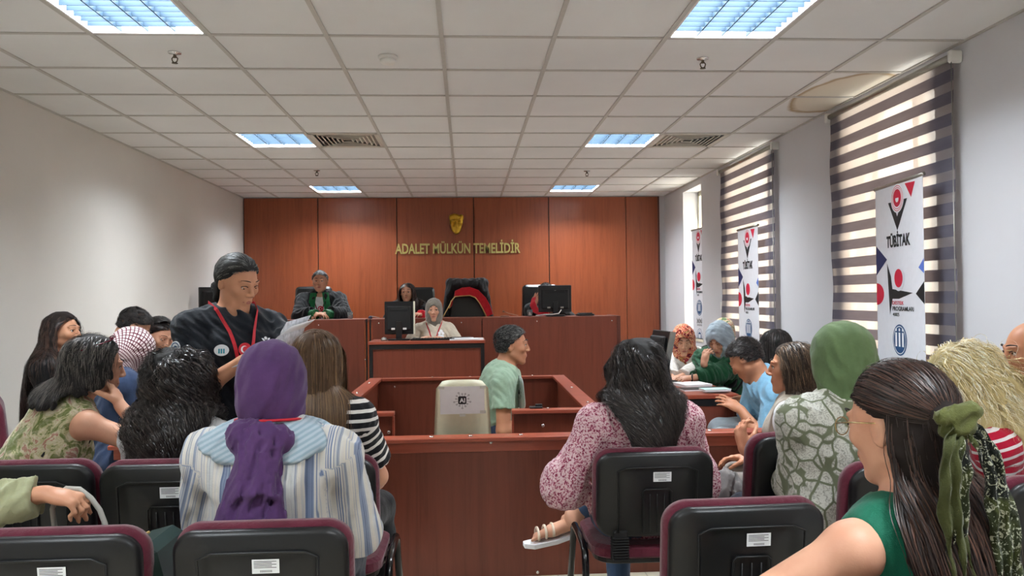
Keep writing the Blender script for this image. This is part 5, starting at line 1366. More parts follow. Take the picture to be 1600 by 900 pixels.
def check_mat():
    t = fab('check_scarf'); a = t.new('ShaderNodeAttribute'); a.attribute_name = 'ca'; b = t.new('ShaderNodeAttribute'); b.attribute_name = 'cb'
    g = lambda n: t.math('LESS_THAN', t.math('FRACT', t.math('ADD', t.math('MULTIPLY', n.outputs['Fac'], 1/.009), 50)), .30)
    t.col(t.mix(t.math('MAXIMUM', g(a), g(b)), srgb(212, 196, 196), srgb(86, 34, 46))); return fin(t, t.coord('Object'))
def scarf_mat(name, cols, sc=13):
    t = fab(name); v = t.coord('Object'); n = t.noise(v, sc, 3, .6, 2.2); st = [(.34+.34*i/(len(cols)-1), srgb(*c)) for i, c in enumerate(cols)]; t.col(t.ramp(n, st, 'CONSTANT')); return fin(t, v)
def leopard_mat():
    t = fab('spotted_green_scarf'); v = t.coord('Object'); d = t.noise(v, 110, 2, .5, 1.5); g = t.ramp(t.noise(v, 12, 2), [(.42, srgb(44, 50, 26)), (.5, srgb(72, 78, 40)), (.56, srgb(24, 27, 22))]); t.col(t.mix(t.ramp(d, [(.40, (1, 1, 1, 1)), (.44, (0, 0, 0, 1))]), g, srgb(170, 172, 150))); return fin(t, v)
FLORAL, PINK, LEAF, VSTR = floral_mat(), pink_mat(), leaf_mat(), vstripe_mat()
BWSTR = ustripe_mat('black_white_stripes', (24, 24, 28), (228, 224, 218), .034, .36); RWSTR = ustripe_mat('red_white_stripes', (176, 22, 52), (226, 220, 218), .030, .32, .2)
CHECK = check_mat(); REDFLORAL = scarf_mat('orange_floral_scarf', [(96, 26, 40), (196, 84, 60), (222, 170, 130), (150, 40, 60), (176, 140, 70), (92, 40, 62)]); PALEFLORAL = scarf_mat('pale_floral_scarf', [(110, 130, 90), (214, 196, 160), (190, 110, 90), (220, 210, 190)])
LEOP = leopard_mat()
SK1 = skin('skin_light', (214, 164, 136)); SK2 = skin('skin_tan', (196, 140, 108)); SK3 = skin('skin_warm', (204, 150, 118)); SK4 = skin('skin_deep', (204, 154, 126))
HB = hairmat('hair_black', (30, 25, 24), (58, 50, 48), .32); HDB = hairmat('hair_dark_brown', (38, 26, 22), (72, 47, 36), .45); HBR = hairmat('hair_brown', (96, 70, 48), (122, 94, 62)); HBL = hairmat('hair_blond', (228, 206, 148), (250, 238, 196), .42)
HGR = hairmat('hair_grey', (112, 114, 116), (190, 192, 192)); HDG = hairmat('hair_dark_grey', (48, 48, 48), (112, 112, 110)); HMB = hairmat('hair_mid_brown', (62, 48, 38), (112, 88, 66))
C_BLACK = cloth('black_cloth', (14, 15, 18)); C_NAVY = cloth('navy_cloth', (36, 50, 76)); C_WHITE = cloth('white_cloth', (214, 216, 218)); C_MINT = cloth('mint_polo', (156, 182, 158))
C_JEANS = cloth('blue_denim', (66, 88, 120)); C_DJEANS = cloth('dark_trousers', (34, 38, 50)); C_LBLUE = cloth('light_blue_shirt', (122, 168, 196)); C_BEIGE = cloth('beige_vest', (176, 166, 152)); C_CREAMB = cloth('cream_blouse', (204, 194, 176))
C_PURPLE = cloth('purple_scarf', (82, 54, 98), bump=.25); C_OLIVE = cloth('green_scarf', (98, 120, 82), bump=.25); C_SKYG = cloth('blue_grey_scarf', (160, 174, 184), bump=.25); C_TAUPE = cloth('grey_taupe_scarf', (126, 120, 110), sheen=.4); C_GREEN = cloth('green_satin', (10, 92, 48), .45); C_EMER = cloth('emerald_top', (14, 98, 74), .7)
C_TEE = cloth('charcoal_tshirt', (28, 32, 39)); C_RED = simple('red_ribbon', (196, 24, 44), .6, .05); C_KNIT = cloth('white_knit', (206, 200, 192), bump=.7, weave=160); C_SLEEVE = cloth('sage_sleeve', (158, 160, 126)); C_GREYP = cloth('grey_trousers', (150, 160, 166)); C_MAR = cloth('maroon_collar', (110, 20, 40), .6)
M_BOARD = simple('badge_white', (230, 236, 240), .5, .02); M_TURQ = simple('badge_teal', (40, 150, 170), .5, .05)
# ---------------------------------------------------------------- the people
def seat(px, py, Y, face, lean=.05, side=0.0, zs=.56, **kw):
    H = at(px, py, Y); a = math.radians(face); F_ = V3(math.sin(a), math.cos(a), 0); R_ = V3(math.cos(a), -math.sin(a), 0)
    P = H-F_*lean-R_*side; P[2] = zs; return Pose(H, P, face, **kw)
def disc(name, o, u, v, r, m, parent, th=.0015, sx=1.0, lift=0.0):
    b = MB(); b.prism([(a*sx, c) for a, c in circ(r, 24)], o+np.cross(u, v)*lift, u, v, th); return b.build(name, m, parent)
def crescent_badge(o, u, v, r, parent):
    w = np.cross(u, v); d = disc('flag_badge', o, u, v, r, C_RED, parent, .002); disc('crescent', o-u*r*.12, u, v, r*.55, M_PWHT, d, .0006, lift=.002); disc('crescent_cut', o+u*r*.04, u, v, r*.45, C_RED, d, .0006, lift=.0028)
    b = MB(); st = []
    for k in range(10): a = math.pi*k/5; rr = r*(.22 if k % 2 == 0 else .09); st.append((r*.45+rr*math.cos(a), rr*math.sin(a)))
    b.prism(st, o+w*.0026, u, v, .0008); b.build('star', M_PWHT, d)

# --- front left: woman in a purple headscarf and striped shirt
p = seat(427, 604, 2.38, 2, .04, k=1.0, hk=1.02, wide=1.16, sh=.185, hands=(None, None))
r = person('woman from behind in a purple headscarf and blue white striped shirt', p, SK1, v=.0065)
def bx_attr(p):
    def fn(V):
        x = (V-p.P)@p.RS; out = x.copy()
        for j, u in ((0, -1), (1, 1)):
            for a, b in ((p.S[j], p.E[j]), (p.E[j], p.W[j])):
                ab = nrm(b-a); s1 = nrm(np.cross(ab, p.FS)); t = (V-a)@ab; d = np.linalg.norm(V-a-t[:, None]*ab, axis=1); sel = (d < .1) & (np.abs(x) > .165*p.k) & (t > -.02); out[sel] = u*.2+((V-a)@s1)[sel]*1.0+((V-a)@p.FS)[sel]*.4
        return {'bx': out}
    return fn
F = Field(); p.torso(F, .028)
for j in (0, 1): p.arm(F, j, .03, 1, flat=True)
F.cone(p.N-p.T*.02, p.N-p.T*.12, .09, .15, .06)
F.add(Field().cone(p.N+p.FS*.012, p.N+p.T*.16, .06, .08), p.N+p.T*.07, .2, .01, '-')
garment(r, 'shirt', F, VSTR, .007, .012, .12, V3(0, .1, 1), 5, bx_attr(p))
trousers(r, p, C_DJEANS); shoes(r, p, C_BLACK)
F = Field(); 
p.torso(F, .052); F.add(lambda P: np.sqrt((((P-p.N+p.T*.02)@p.RS)/.19)**2+(((P-p.N+p.T*.02)@p.T)/.075)**2+(((P-p.N)@p.FS)/.2)**2)*.1-.1, p.N, 1e9, .004, 'x')
F.add(Field().cone(p.N+p.FS*.0, p.N+p.T*.2, .055, .07), p.N+p.T*.07, .2, .01, '-')
t_ = fab('pale_blue_stripes'); v_ = t_.coord('Object', (1, 1, 1), (0, .5, .3)); w_ = t_.new('ShaderNodeTexWave'); t_.l(v_, w_.inputs[0]); w_.inputs['Scale'].default_value = 22; w_.inputs['Distortion'].default_value = 1; w_.bands_direction = 'Z'
t_.col(t_.ramp(w_.outputs['Fac'], [(.2, srgb(148, 170, 184)), (.8, srgb(176, 192, 202))])); t_.set(rough=.9)
garment(r, 'collar', F, fin(t_, v_), .007, .008, .09, p.RS*.6+p.T, 9)
hijab(r, p, C_PURPLE, .006, .018, chest=False, amp=.006, wl=.075, seed=3)
F = Field(); n0 = p.N-p.FS*.11+p.T*.0
F.cone(n0+p.RS*-.05+p.T*.01, n0+p.RS*.05-p.T*.005, .042, .042, .03); F.cone(n0-p.T*.01, n0-p.T*.06-p.FS*.035+p.RS*.0, .045, .045, .04, sq=(p.FS, .7))
for dx, dz, r0, r1 in ((-.075, -.30, .038, .052), (.045, -.285, .038, .056), (-.02, -.27, .04, .05), (.01, -.15, .045, .05)):
    F.cone(n0-p.T*.045-p.FS*.02+p.RS*dx*.2, n0+p.RS*dx+p.T*dz-p.FS*.075, r0, r1, .03, flat=True, sq=(p.FS, .55))
garment(r, 'scarf_tail', F, C_PURPLE, .0055, .010, .045, V3(.12, 0, 1), 12)
m = MB(); c_ = p.N+p.T*.045-p.FS*.012; m.tube([c_+p.RS*.094*math.cos(a)+p.FS*.104*math.sin(a)-p.T*.006*math.sin(a) for a in np.linspace(0, 2*math.pi, 40, endpoint=False)], .0085, 6, closed=True, flat=.5); m.build('lanyard', C_RED, r)

# --- front right: woman with long hair and a scarf
p = seat(1420, 672, 1.52, -38, .03, hyaw=-52, hpitch=6, k=1.0, hk=1.0, wide=1.0)
p = Pose(at(1404, 668, 1.52), p.P, -20, hyaw=-26, hpitch=8, hroll=-2, k=1.02, hk=1.03, sh=.175, hands=(p.P+V3(-.40, .22, .12), None), poles=(V3(-1, -.1, -.5), None))
r = person('woman with long dark hair tied with a patterned green scarf at the lower right', p, SK1, v=.005)
F = Field(); p.torso(F, .012); F.add(Field().cone(p.N+p.FS*.012, p.N+p.T*.16, .07, .09), p.N+p.T*.07, .2, .01, '-')
for j, u in ((0, -1), (1, 1)):
    F.ell(p.S[j]+p.RS*u*.028-p.T*.02, np.stack([p.RS, p.FS, p.T], 1), V3(.055, .14, .13), .012, '-')
garment(r, 'sleeveless_top', F, C_EMER, .006, .004, .1, V3(0, 0, 1), 2)
trousers(r, p, C_DJEANS); shoes(r, p, C_BLACK)
kn = at(1497, 662, 1.375)
FL = [(-.12, -.09), (-.05, -.07), (-.022, -.03), (-.008, .028), (.03, .046), (.055, .058), (.072, .066), (.09, .2)]
strands(r, p, HDB, n=7500, length=.30, part=.0, grav=.05, tgrav=.25, wave=.002, wfreq=6, wid=.0007, layer=(.006, .019), back=1.5, seed=21, jitter=.45, tors=.0, under=.008, arms=False, target=kn+V3(0, .03, 0), line=FL, facex=.09,
        root=lambda l: (l[:, 2] > .028) | (l[:, 1] < -.045), flow=lambda l, rs: np.stack([l[:, 0]*1.5, -1.4*np.ones(len(l)), .15-l[:, 1]*2], 1))
strands(r, p, HDB, n=8500, length=.60, part=.0, grav=.5, tgrav=.9, wave=.007, wfreq=5, wid=.0008, layer=(.008, .045), back=1.2, seed=22, jitter=.55, tors=.0, under=.012, arms=False, gather=.012, gx=.03, facex=.095,
        line=[(-.2, -.2), (.02, -.05), (.03, .2)], root=lambda l: (l[:, 1] < -.032) & (l[:, 2] < .06), flow=lambda l, rs: np.stack([l[:, 0]*3, -1*np.ones(len(l)), -1*np.ones(len(l))], 1), name='long_hair')
# green scarf knotted in the hair
F = Field(); F.ell(kn, rotm(20, 0, 20), V3(.024, .018, .030), .008); F.cone(kn+V3(-.028, 0, .012), kn+V3(.024, -.004, .024), .013, .014, .006); F.cone(kn+V3(-.02, .0, -.012), kn+V3(.02, -.0, -.004), .012, .012, .006)
V, Q = mesh_field(F, .0035, disp=folds(.006, .028, (.5, .2, 1), 33)); V = relax(V, Q, 2); sc_ = mesh_np('hair_scarf', V, Q, cloth('olive_knot', (84, 88, 46)), r)
def tail(name, px, py, w, m, nf, seed, Y=1.34): 
    pts = [kn]+[at(a, b, Y) for a, b in zip(px, py)]; pts = np.array(pts); t = np.linspace(0, 1, len(pts)); tt = np.linspace(0, 1, 26); path = np.stack([np.interp(tt, t, pts[:, i]) for i in range(3)], 1)
    for _ in range(3): path[1:-1] = (path[:-2]+path[1:-1]*2+path[2:])/4
    ww = np.interp(tt, [0, .2, .6, 1], [.3*w, .8*w, w, w*.8]); drape(name, path, V3(1, .3, 0), list(ww), m, sc_, nf, .007, .002, .5)
tail('olive_tail', (1482, 1484, 1492, 1503, 1514), (700, 760, 830, 890, 960), .045, cloth('olive_tail', (66, 70, 36)), 2, 1, 1.345)
tail('spotted_tail', (1502, 1500, 1499, 1500, 1502), (700, 760, 830, 890, 960), .036, LEOP, 1.5, 2, 1.355)
tail('dark_tail', (1532, 1556, 1566, 1574, 1582), (680, 740, 810, 880, 960), .055, LEOP, 2.5, 3, 1.36)
m = MB(); m.tube([p.h(-.08, -.01, .018), p.h(-.079, .05, .020), p.h(-.07, .088, .018)], .0014, 6)
for u in (-1, 1): m.tube([p.h(u*.034+.024*math.cos(a), .107-abs(u*.034+.024*math.cos(a))*.12, .008+.018*math.sin(a)) for a in np.linspace(0, 2*math.pi, 20, endpoint=False)], .0012, 5, closed=True)
m.build('glasses', simple('gold_wire', (190, 170, 120), .25, .03, metal=.8), r)

# --- woman in the pink blouse
p = seat(997, 582, 3.12, -4, -.0, hpitch=8, k=1.02, hk=1.08, wide=1.08, sh=.17, hands=(None, None),
         knees=(None, None))
hl = p.P
p = Pose(p.H, p.P, -4, hpitch=8, k=1.02, hk=1.06, wide=1.08, sh=.172, hands=(p.P+V3(-.20, .14, .05), p.P+V3(.16, .28, .08)), poles=(V3(-.6, -.1, -1), V3(.6, -.4, -1)),
         knees=(p.P+V3(.05, .43, .03), p.P+V3(-.02, .42, -.06)), feet=(p.P+V3(-.22, .42, -.14), p.P+V3(-.02, .36, -.475)))
r = person('woman from behind in a pink printed blouse with long wavy black hair', p, SK1, v=.006)
F = Field(); p.torso(F, .02)
for j in (0, 1): p.arm(F, j, .03, .9, flat=True, end=.005)
for j, u in ((0, -1), (1, 1)): F.ell(p.S[j]+p.T*.015+p.RS*u*.01, np.eye(3), V3(.06, .06, .058), .05); F.cone(p.E[j]+V3(0, 0, .05), p.E[j]+(p.W[j]-p.E[j])*.5, .062, .055, .05)
F.add(Field().cone(p.N+p.FS*.012, p.N+p.T*.16, .06, .08), p.N+p.T*.07, .2, .01, '-'); garment(r, 'blouse', F, PINK, .006, .008, .07, V3(0, .1, 1), 15)
trousers(r, p, C_JEANS, t=.88)
fd = nrm(V3(-.85, -.1, -.18))
p.A[0] = p.A[0]
F = Field(); p.foot(F, 1, .008); V, Q = mesh_field(F, .008); mesh_np('shoe', V, Q, M_PWHT, r)
# sandal on the crossed foot
A = p.A[0]; F = Field(); F.cone(A+V3(.02, 0, -.03), A+fd*.10+V3(0, 0, -.045), .033, .028, .02); F.cone(A+fd*.1+V3(0, 0, -.045), A+fd*.165+V3(0, 0, -.05), .036, .024, .02, sq=(V3(0, 0, 1), .6))
for i in range(4): F.cone(A+fd*.16+V3(0, -.02+.014*i, -.052), A+fd*(.195-.006*i)+V3(0, -.024+.015*i, -.056), .009, .008, .006)
V, Q = mesh_field(F, .005); o = mesh_np('bare_foot', V, Q, SK1, r)
m = MB(); w_ = nrm(np.cross(fd, V3(0, 0, 1))); sl = [A-fd*.04+V3(0, 0, -.075), A+fd*.08+V3(0, 0, -.082), A+fd*.19+V3(0, 0, -.072), A+fd*.235+V3(0, 0, -.062)]
vs = []; ws = [.03, .036, .045, .022]
for q_, ww in zip(sl, ws): vs += [q_-w_*ww, q_+w_*ww, q_+w_*ww+V3(0, 0, -.022), q_-w_*ww+V3(0, 0, -.022)]
m.add(vs, [(4*i+a, 4*i+4+a, 4*i+4+(a+1) % 4, 4*i+(a+1) % 4) for i in range(3) for a in range(4)]+[(0, 1, 2, 3), (15, 14, 13, 12)]); s_ = m.build('sandal_sole', M_PWHT, r, .004)
for k in range(3):
    c_ = A+fd*(.10+.035*k)+V3(0, 0, -.05); m = MB(); m.tube([c_+w_*.042*math.cos(a)+V3(0, 0, .036*math.sin(a)) for a in np.linspace(-.3, math.pi+.3, 14)], .006, 6); m.build('sandal_strap', simple('cream_strap', (214, 198, 176), .6), r)
strands(r, p, HB, n=8500, length=.52, part=.0, grav=.28, tgrav=.8, wave=.013, wfreq=8, seg=.019, wid=.001, layer=(.008, .036), back=.9, seed=5, jitter=.6, tors=.03, under=.013, clump=.035, gather=.085, arms=False, gx=.02)
def sunglasses(r, p, m1, z=.108, y=.03, tilt=.5, label=None):
    g = MB()
    for u in (-1, 1):
        g.tube([p.h(u*(.034+.027*math.cos(a)), y+.02*math.sin(a)*tilt+.012, z+.018*math.sin(a)) for a in np.linspace(0, 2*math.pi, 18, endpoint=False)], .003, 6, closed=True)
        g.tube([p.h(u*.062, y+.012, z), p.h(u*.084, y-.03, z-.02), p.h(u*.088, y-.09, z-.05)], .003, 6)
    g.tube([p.h(-.008, y+.014, z+.004), p.h(.008, y+.014, z+.004)], .003, 6); o = g.build('sunglasses', m1, r)
    l = MB()
    for u in (-1, 1):
        pts = [p.h(u*(.034+.026*math.cos(a)), y+.02*math.sin(a)*tilt+.012, z+.017*math.sin(a)) for a in np.linspace(0, 2*math.pi, 18, endpoint=False)]; l.add(pts, [tuple(range(18))])
    l.build('lens', simple('dark_lens', (40, 26, 30), .08, .05), o)
sunglasses(r, p, M_BLACK, .10, .055)

# --- curly haired woman in white
p = seat(281, 600, 3.08, 12, .02, hpitch=4, k=1.0, hk=1.04, wide=1.06)
r = person('woman from behind with a mass of dark curly hair and a white shirt', p, SK1, v=.0065)
shirt(r, p, C_WHITE, sleeve=1, inf=.022, amp=.007, seed=8, neck=.065); trousers(r, p, C_DJEANS); shoes(r, p, C_BLACK)
strands(r, p, HB, n=7000, length=.33, grav=.28, tgrav=.75, wave=.019, wfreq=11, wid=.0013, layer=(.012, .046), back=.6, seed=6, jitter=1.0, tors=.02, under=.013, clump=.028, seg=.0115, arms=False, gather=.03, gx=-.035)

# --- woman in the floral top, sunglasses on her head, hand at her mouth
hd = at(150, 575, 3.28)
Pp = V3(hd[0]-.30, 3.10, .56)
p = Pose(hd, Pp, 34, hyaw=60, hpitch=8, k=1.0, hk=1.02, wide=1.2, sh=.172, hands=(None, at(188, 634, 3.2)), poles=(None, V3(.3, -.6, -1)), curl=(.5, .75), fdir=(None, at(172, 590, 3.26)-at(188, 634, 3.2)), palm=(None, V3(-.9, .2, .3)))
r = person('woman in a sleeveless floral top raising a hand to her mouth', p, SK1, v=.005)
F = Field(); p.torso(F, .012); F.add(Field().cone(p.N+p.FS*.012-p.T*.01, p.N+p.T*.16, .06, .08), p.N+p.T*.07, .2, .01, '-')
for j, u in ((0, -1), (1, 1)): F.ell(p.S[j]+p.RS*u*.03-p.T*.02, np.stack([p.RS, p.FS, p.T], 1), V3(.055, .12, .10), .012, '-')
for j in (0, 1): F.cone(p.hipj[j], p.K[j], .11, .09, .06)
garment(r, 'floral_dress', F, FLORAL, .006, .006, .09, V3(0, 0, 1), 6); shoes(r, p, C_BLACK)
m = MB(); a_, b_ = p.S[1], p.N; pts = [p.S[1]+p.RS*.0+p.FS*.05*math.cos(a)-p.T*0+p.T*.052*math.sin(a) for a in np.linspace(0, 2*math.pi, 20, endpoint=False)]
F2 = p.body(False, False)
pts = on_surface(F2, [p.S[1]-p.RS*.035+p.FS*(-.07+.14*t)+p.T*.0 for t in np.linspace(0, 1, 9)], p.T, .004, .12); m.tube(list(pts), .005, 6); m.build('black_strap', C_BLACK, r)
strands(r, p, hairmat('hair_black_streaked', (34, 30, 30), (104, 98, 92)), n=7000, length=.19, part=.01, grav=.22, tgrav=.55, wave=.006, wfreq=8, wid=.0009, layer=(.01, .034), back=1.6, seed=9, jitter=.6, tors=.02, under=.012, arms=False, root=lambda l: (l[:, 2] > .03) | (l[:, 1] < -.03),
        line=[(-.12, -.075), (-.05, -.06), (-.03, -.03), (-.015, .03), (.0, .04), (.03, .045), (.058, .066), (.070, .072), (.09, .2)], facex=.084)
sunglasses(r, p, simple('wine_frame', (92, 24, 40), .25), .118, .02, .8)

# --- striped top, straight brown hair
p = seat(496, 566, 2.98, 6, .02, hpitch=6, k=1.0, hk=1.0, wide=1.05)
r = person('woman from behind with straight brown hair and a black and white striped top', p, SK1, v=.0065)
shirt(r, p, BWSTR, sleeve=.36, inf=.018, end=.03, amp=.006, seed=11, stripes=True, neck=.06, v=.0055); trousers(r, p, C_BLACK); shoes(r, p, C_BLACK)
strands(r, p, HBR, n=7500, length=.37, grav=.4, tgrav=.9, wave=.0, wid=.0008, layer=(.005, .02), back=.7, seed=7, jitter=.3, tors=.012, under=.008, arms=False)

# --- standing woman reading from papers
hd = at(371, 443, 3.35)
p = Pose(hd, V3(hd[0]-.04, 3.37, .93), 146, hyaw=124, hpitch=20, hroll=3, k=1.0, hk=.98, wide=1.14, sh=.172, stand=True, neck=.15,
         hands=(at(452, 575, 3.05), at(383, 562, 3.12)), poles=(V3(.9, 0, -.8), V3(-.9, .1, -.9)), curl=(.7, .6), fdir=(V3(-.6, -.3, .1), V3(.9, -.1, .18)), palm=(None, V3(.0, .2, -1)))
r = person('standing woman in a dark T-shirt with a red lanyard reading from papers', p, SK3, v=.005)
shirt(r, p, C_TEE, 't_shirt', sleeve=.40, inf=.018, end=.035, amp=.008, seed=13, neck=.066, v=.0055, belly=.01, ndrop=.03); trousers(r, p, C_JEANS); shoes(r, p, C_BLACK)
strands(r, p, HDG, n=6500, length=.16, part=.02, grav=.0, tgrav=.0, wave=.002, wfreq=10, wid=.0008, layer=(.004, .013), back=1.5, seed=14, jitter=.5, tors=.0, under=.008, target=p.h(0, -.115, -.05),
        line=[(-.12, -.09), (-.05, -.06), (-.015, .0), (.01, .025), (.035, .05), (.06, .07), (.075, .08), (.09, .2)], flow=lambda l, rs: np.stack([l[:, 0]*2, -1*np.ones(len(l)), .25-l[:, 1]*3], 1))
strands(r, p, HDG, n=900, length=.10, grav=.5, wave=.004, wfreq=10, wid=.0012, layer=(.01, .03), seed=15, jitter=1, tors=0, under=.012, root=lambda l: (l[:, 1] < -.075) & (l[:, 2] < .0), line=[(-.2, -.2), (.2, .0)], name='ponytail', flow=lambda l, rs: np.stack([l[:, 0], -1*np.ones(len(l)), -.3*np.ones(len(l))], 1))
FT = Field(); p.torso(FT, .026, belly=.01)
for j in (0, 1): p.arm(FT, j, .03, .4)
L = lanyard(r, p, C_RED, FT, .014, .25)
o, u, v, n = chest_frame(p, FT, .0, .155); crescent_badge(o+n*.014, u, v, .027, r)
o, u, v, n = chest_frame(p, FT, .088, .155); o = o+n*.006; d = disc('round_badge', o+n*.003, u, v, .023, M_BOARD, r, .002, 1.25)
for k in (-1, 0, 1): b_ = MB(); b_.box((k*.009-.003, -.013, 0), (k*.009+.003, .006, .0006), 0, 0, Matrix(((u[0], v[0], n[0], 0), (u[1], v[1], n[1], 0), (u[2], v[2], n[2], 0), (0, 0, 0, 1)))); b_.v = [tuple(np.array(q)+o+n*.0056) for q in b_.v]; b_.build('badge_mark', M_TURQ, d)
o, u, v, n = chest_frame(p, FT, -.092, .125); o = o+n*.006; m = MB(); m.prism([(-.021, .012), (-.012, .012), (0, -.008), (.012, .012), (.021, .012), (0, -.022)], o+n*.003, u, v, .001); m.prism([(a, b+.012) for a, b in circ(.007, 14)], o+n*.003, u, v, .001); m.build('chest_emblem', M_PWHT, r)
letters('TÜBİTAK', -.022, .022, -.042, .010, 0, M_PWHT, r, 'chest_words', .02, .0003, u, v, o+n*.006)
nn = nrm(-p.R*-1*1.0+p.FS*.4); so = on_surface(FT, [p.S[1]+(p.E[1]-p.S[1])*.28], nrm(p.R+p.F*.5), .003, .15)[0]; n = nrm(p.R+p.F*.5); u = nrm(np.cross(V3(0, 0, 1), n)); v = np.cross(n, u); disc('sleeve_badge', so, u, v, .027, M_BOARD, r, .002); ring_m = MB(); ring(ring_m, .018, .022, 0, 0, so, u, v, .003); ring_m.build('sleeve_badge_ring', M_PBLUE, r); disc('sleeve_badge_mark', so, u, v, .009, M_PBLUE, r, .003)
# papers in her hands: a bent booklet
a0 = at(385, 566, 3.0); a1 = at(470, 500, 3.18)
o = wempty('booklet', (a0+a1)/2, label='open stapled sheets held up by the standing woman', cat='papers')
for k, mm in ((0, M_PAPER), (1, M_PAPER)):
    m = MB(); N = 12; vs = []; e = nrm(a1-a0); Lh = np.linalg.norm(a1-a0); up = nrm(V3(-.25, -.95, -.10)); nn = nrm(np.cross(e, up))
    for i in range(N+1):
        t = i/N; c_ = a0+e*Lh*t+nn*(.02*math.sin(t*3)+(.022*math.sin(min(1, t*1.2)*math.pi)*k))+nn*.05*max(0, t-.75)*(1-2*k)
        for s in (0, 1): vs.append(c_-up*.105+up*.21*s)
    vs += [q+nn*.0012 for q in vs]; M_ = 2*(N+1)
    fs = []
    for i in range(N): q = (2*i, 2*i+1, 2*i+3, 2*i+2); fs += [q, tuple(j+M_ for j in q[::-1]), (2*i, 2*i+2, 2*i+2+M_, 2*i+M_), (2*i+1, 2*i+1+M_, 2*i+3+M_, 2*i+3)]
    fs += [(0, M_, M_+1, 1), (2*N, 2*N+1, M_+2*N+1, M_+2*N)]
    m.add(vs, fs, 0, True); m.build('page', mm if k == 0 else simple('grey_print', (196, 198, 204), .8, .25, 60), o)

# --- left group behind
p = Pose(at(98, 520, 4.75), at(78, 600, 4.75)*V3(1, 1, 0)+V3(-.02, .02, .56), 80, hyaw=98, hpitch=-2, hk=1.0, wide=1.05)
r = person('woman with very long dark hair in a black robe with a dark red collar', p, SK3, v=.0055)
shirt(r, p, C_BLACK, 'robe', sleeve=1, inf=.035, amp=.01, wl=.12, seed=17, long=.9, neck=.07); shoes(r, p, C_BLACK)
F = Field(); F.cone(p.N-p.T*.015, p.N+p.T*.03, .088, .078, .02, flat=True); F.add(Field().cone(p.N-p.T*.1, p.N+p.T*.16, .066, .066), p.N, .2, .005, '-'); garment(r, 'collar', F, C_MAR, .005, 0, disp=False)
m = MB(); m.tube([p.N-p.T*.02+p.RS*.092*math.cos(a)+p.FS*.092*math.sin(a) for a in np.linspace(0, 6.283, 30, endpoint=False)], .005, 6, closed=True); m.build('gold_piping', M_GOLD2, r)
strands(r, p, HDB, n=5500, length=.56, part=.01, grav=.35, tgrav=.9, wave=.006, wfreq=6, wid=.001, layer=(.004, .022), back=1.5, seed=18, jitter=.5, tors=.04, under=.01, facex=.086, line=[(-.12, -.08), (-.05, -.05), (-.01, -.0), (.005, .03), (.03, .05), (.058, .066), (.070, .072), (.09, .2)])
p = Pose(at(208, 513, 5.0), V3(at(165, 640, 5.05)[0], 5.15, .56), 75, hyaw=68, hpitch=38, male=True, k=1.0, hk=1.02)
r = person('man with short dark hair bent over a desk in a navy shirt', p, SK4, v=.006)
shirt(r, p, cloth('deep_navy', (24, 34, 82)), sleeve=.4, inf=.016, amp=.006, seed=19); trousers(r, p, C_DJEANS); shoes(r, p, C_BLACK); short_hair(r, p, HB, .012, 2600, .02, 19)
p = Pose(at(249, 526, 5.25), V3(at(262, 640, 5.4)[0], 5.45, .56), 190, hyaw=126, hpitch=22, hroll=-6)
r = person('woman with sunglasses on her dark hair looking down behind the checked headscarf', p, SK1, v=.0055)
shirt(r, p, cloth('mauve_shirt', (84, 60, 72)), sleeve=1, inf=.02, amp=.006, seed=20); trousers(r, p, C_DJEANS); shoes(r, p, C_BLACK)
strands(r, p, HB, n=3000, length=.14, part=.0, grav=.0, wid=.0013, layer=(.006, .018), back=1.4, seed=22, jitter=.6, tors=0, under=.01, target=p.h(0, -.11, -.04), facex=.078); sunglasses(r, p, M_BLACK, .116, .03, .8)
p = Pose(at(203, 552, 4.25), V3(at(186, 640, 4.2)[0], 4.12, .56), 50, hyaw=55, hpitch=50, wide=1.1)
r = person('woman bent forward in a checked headscarf and dark blue jacket', p, SK1, v=.0065)
shirt(r, p, C_NAVY, sleeve=1, inf=.025, amp=.006, seed=23, neck=0); trousers(r, p, C_DJEANS); shoes(r, p, C_BLACK)
def chk(p):
    def fn(V):
        L = (V-p.H)@p.HR; return {'ca': np.arctan2(L[:, 0], L[:, 2]+.1)*.1, 'cb': np.arctan2(L[:, 1], L[:, 2]+.1)*.1}
    return fn
hijab(r, p, CHECK, .006, .018, amp=.004, seed=5, chest=False, attr=chk(p))
# arm reaching in from the left edge, hand on a bag handle
hh = at(72, 772, 2.30); p = Pose(V3(hh[0]-.62, 2.42, 1.2), V3(hh[0]-.62, 2.38, .56), 12, hands=(None, hh), poles=(None, V3(-.2, -.3, -1)), curl=(.5, 1.15), fdir=(None, V3(1, .08, -.25)), palm=(None, V3(0, .25, -1)), wide=1.05)
r = person('person at the left edge of whom only a sage green sleeve and a hand show', p, SK3, v=.006)
shirt(r, p, C_SLEEVE, sleeve=.93, inf=.03, end=.024, amp=.012, wl=.08, seed=25, v=.006); trousers(r, p, C_DJEANS); shoes(r, p, C_BLACK)
strands(r, p, HDB, n=900, length=.3, wid=.002, seed=26)
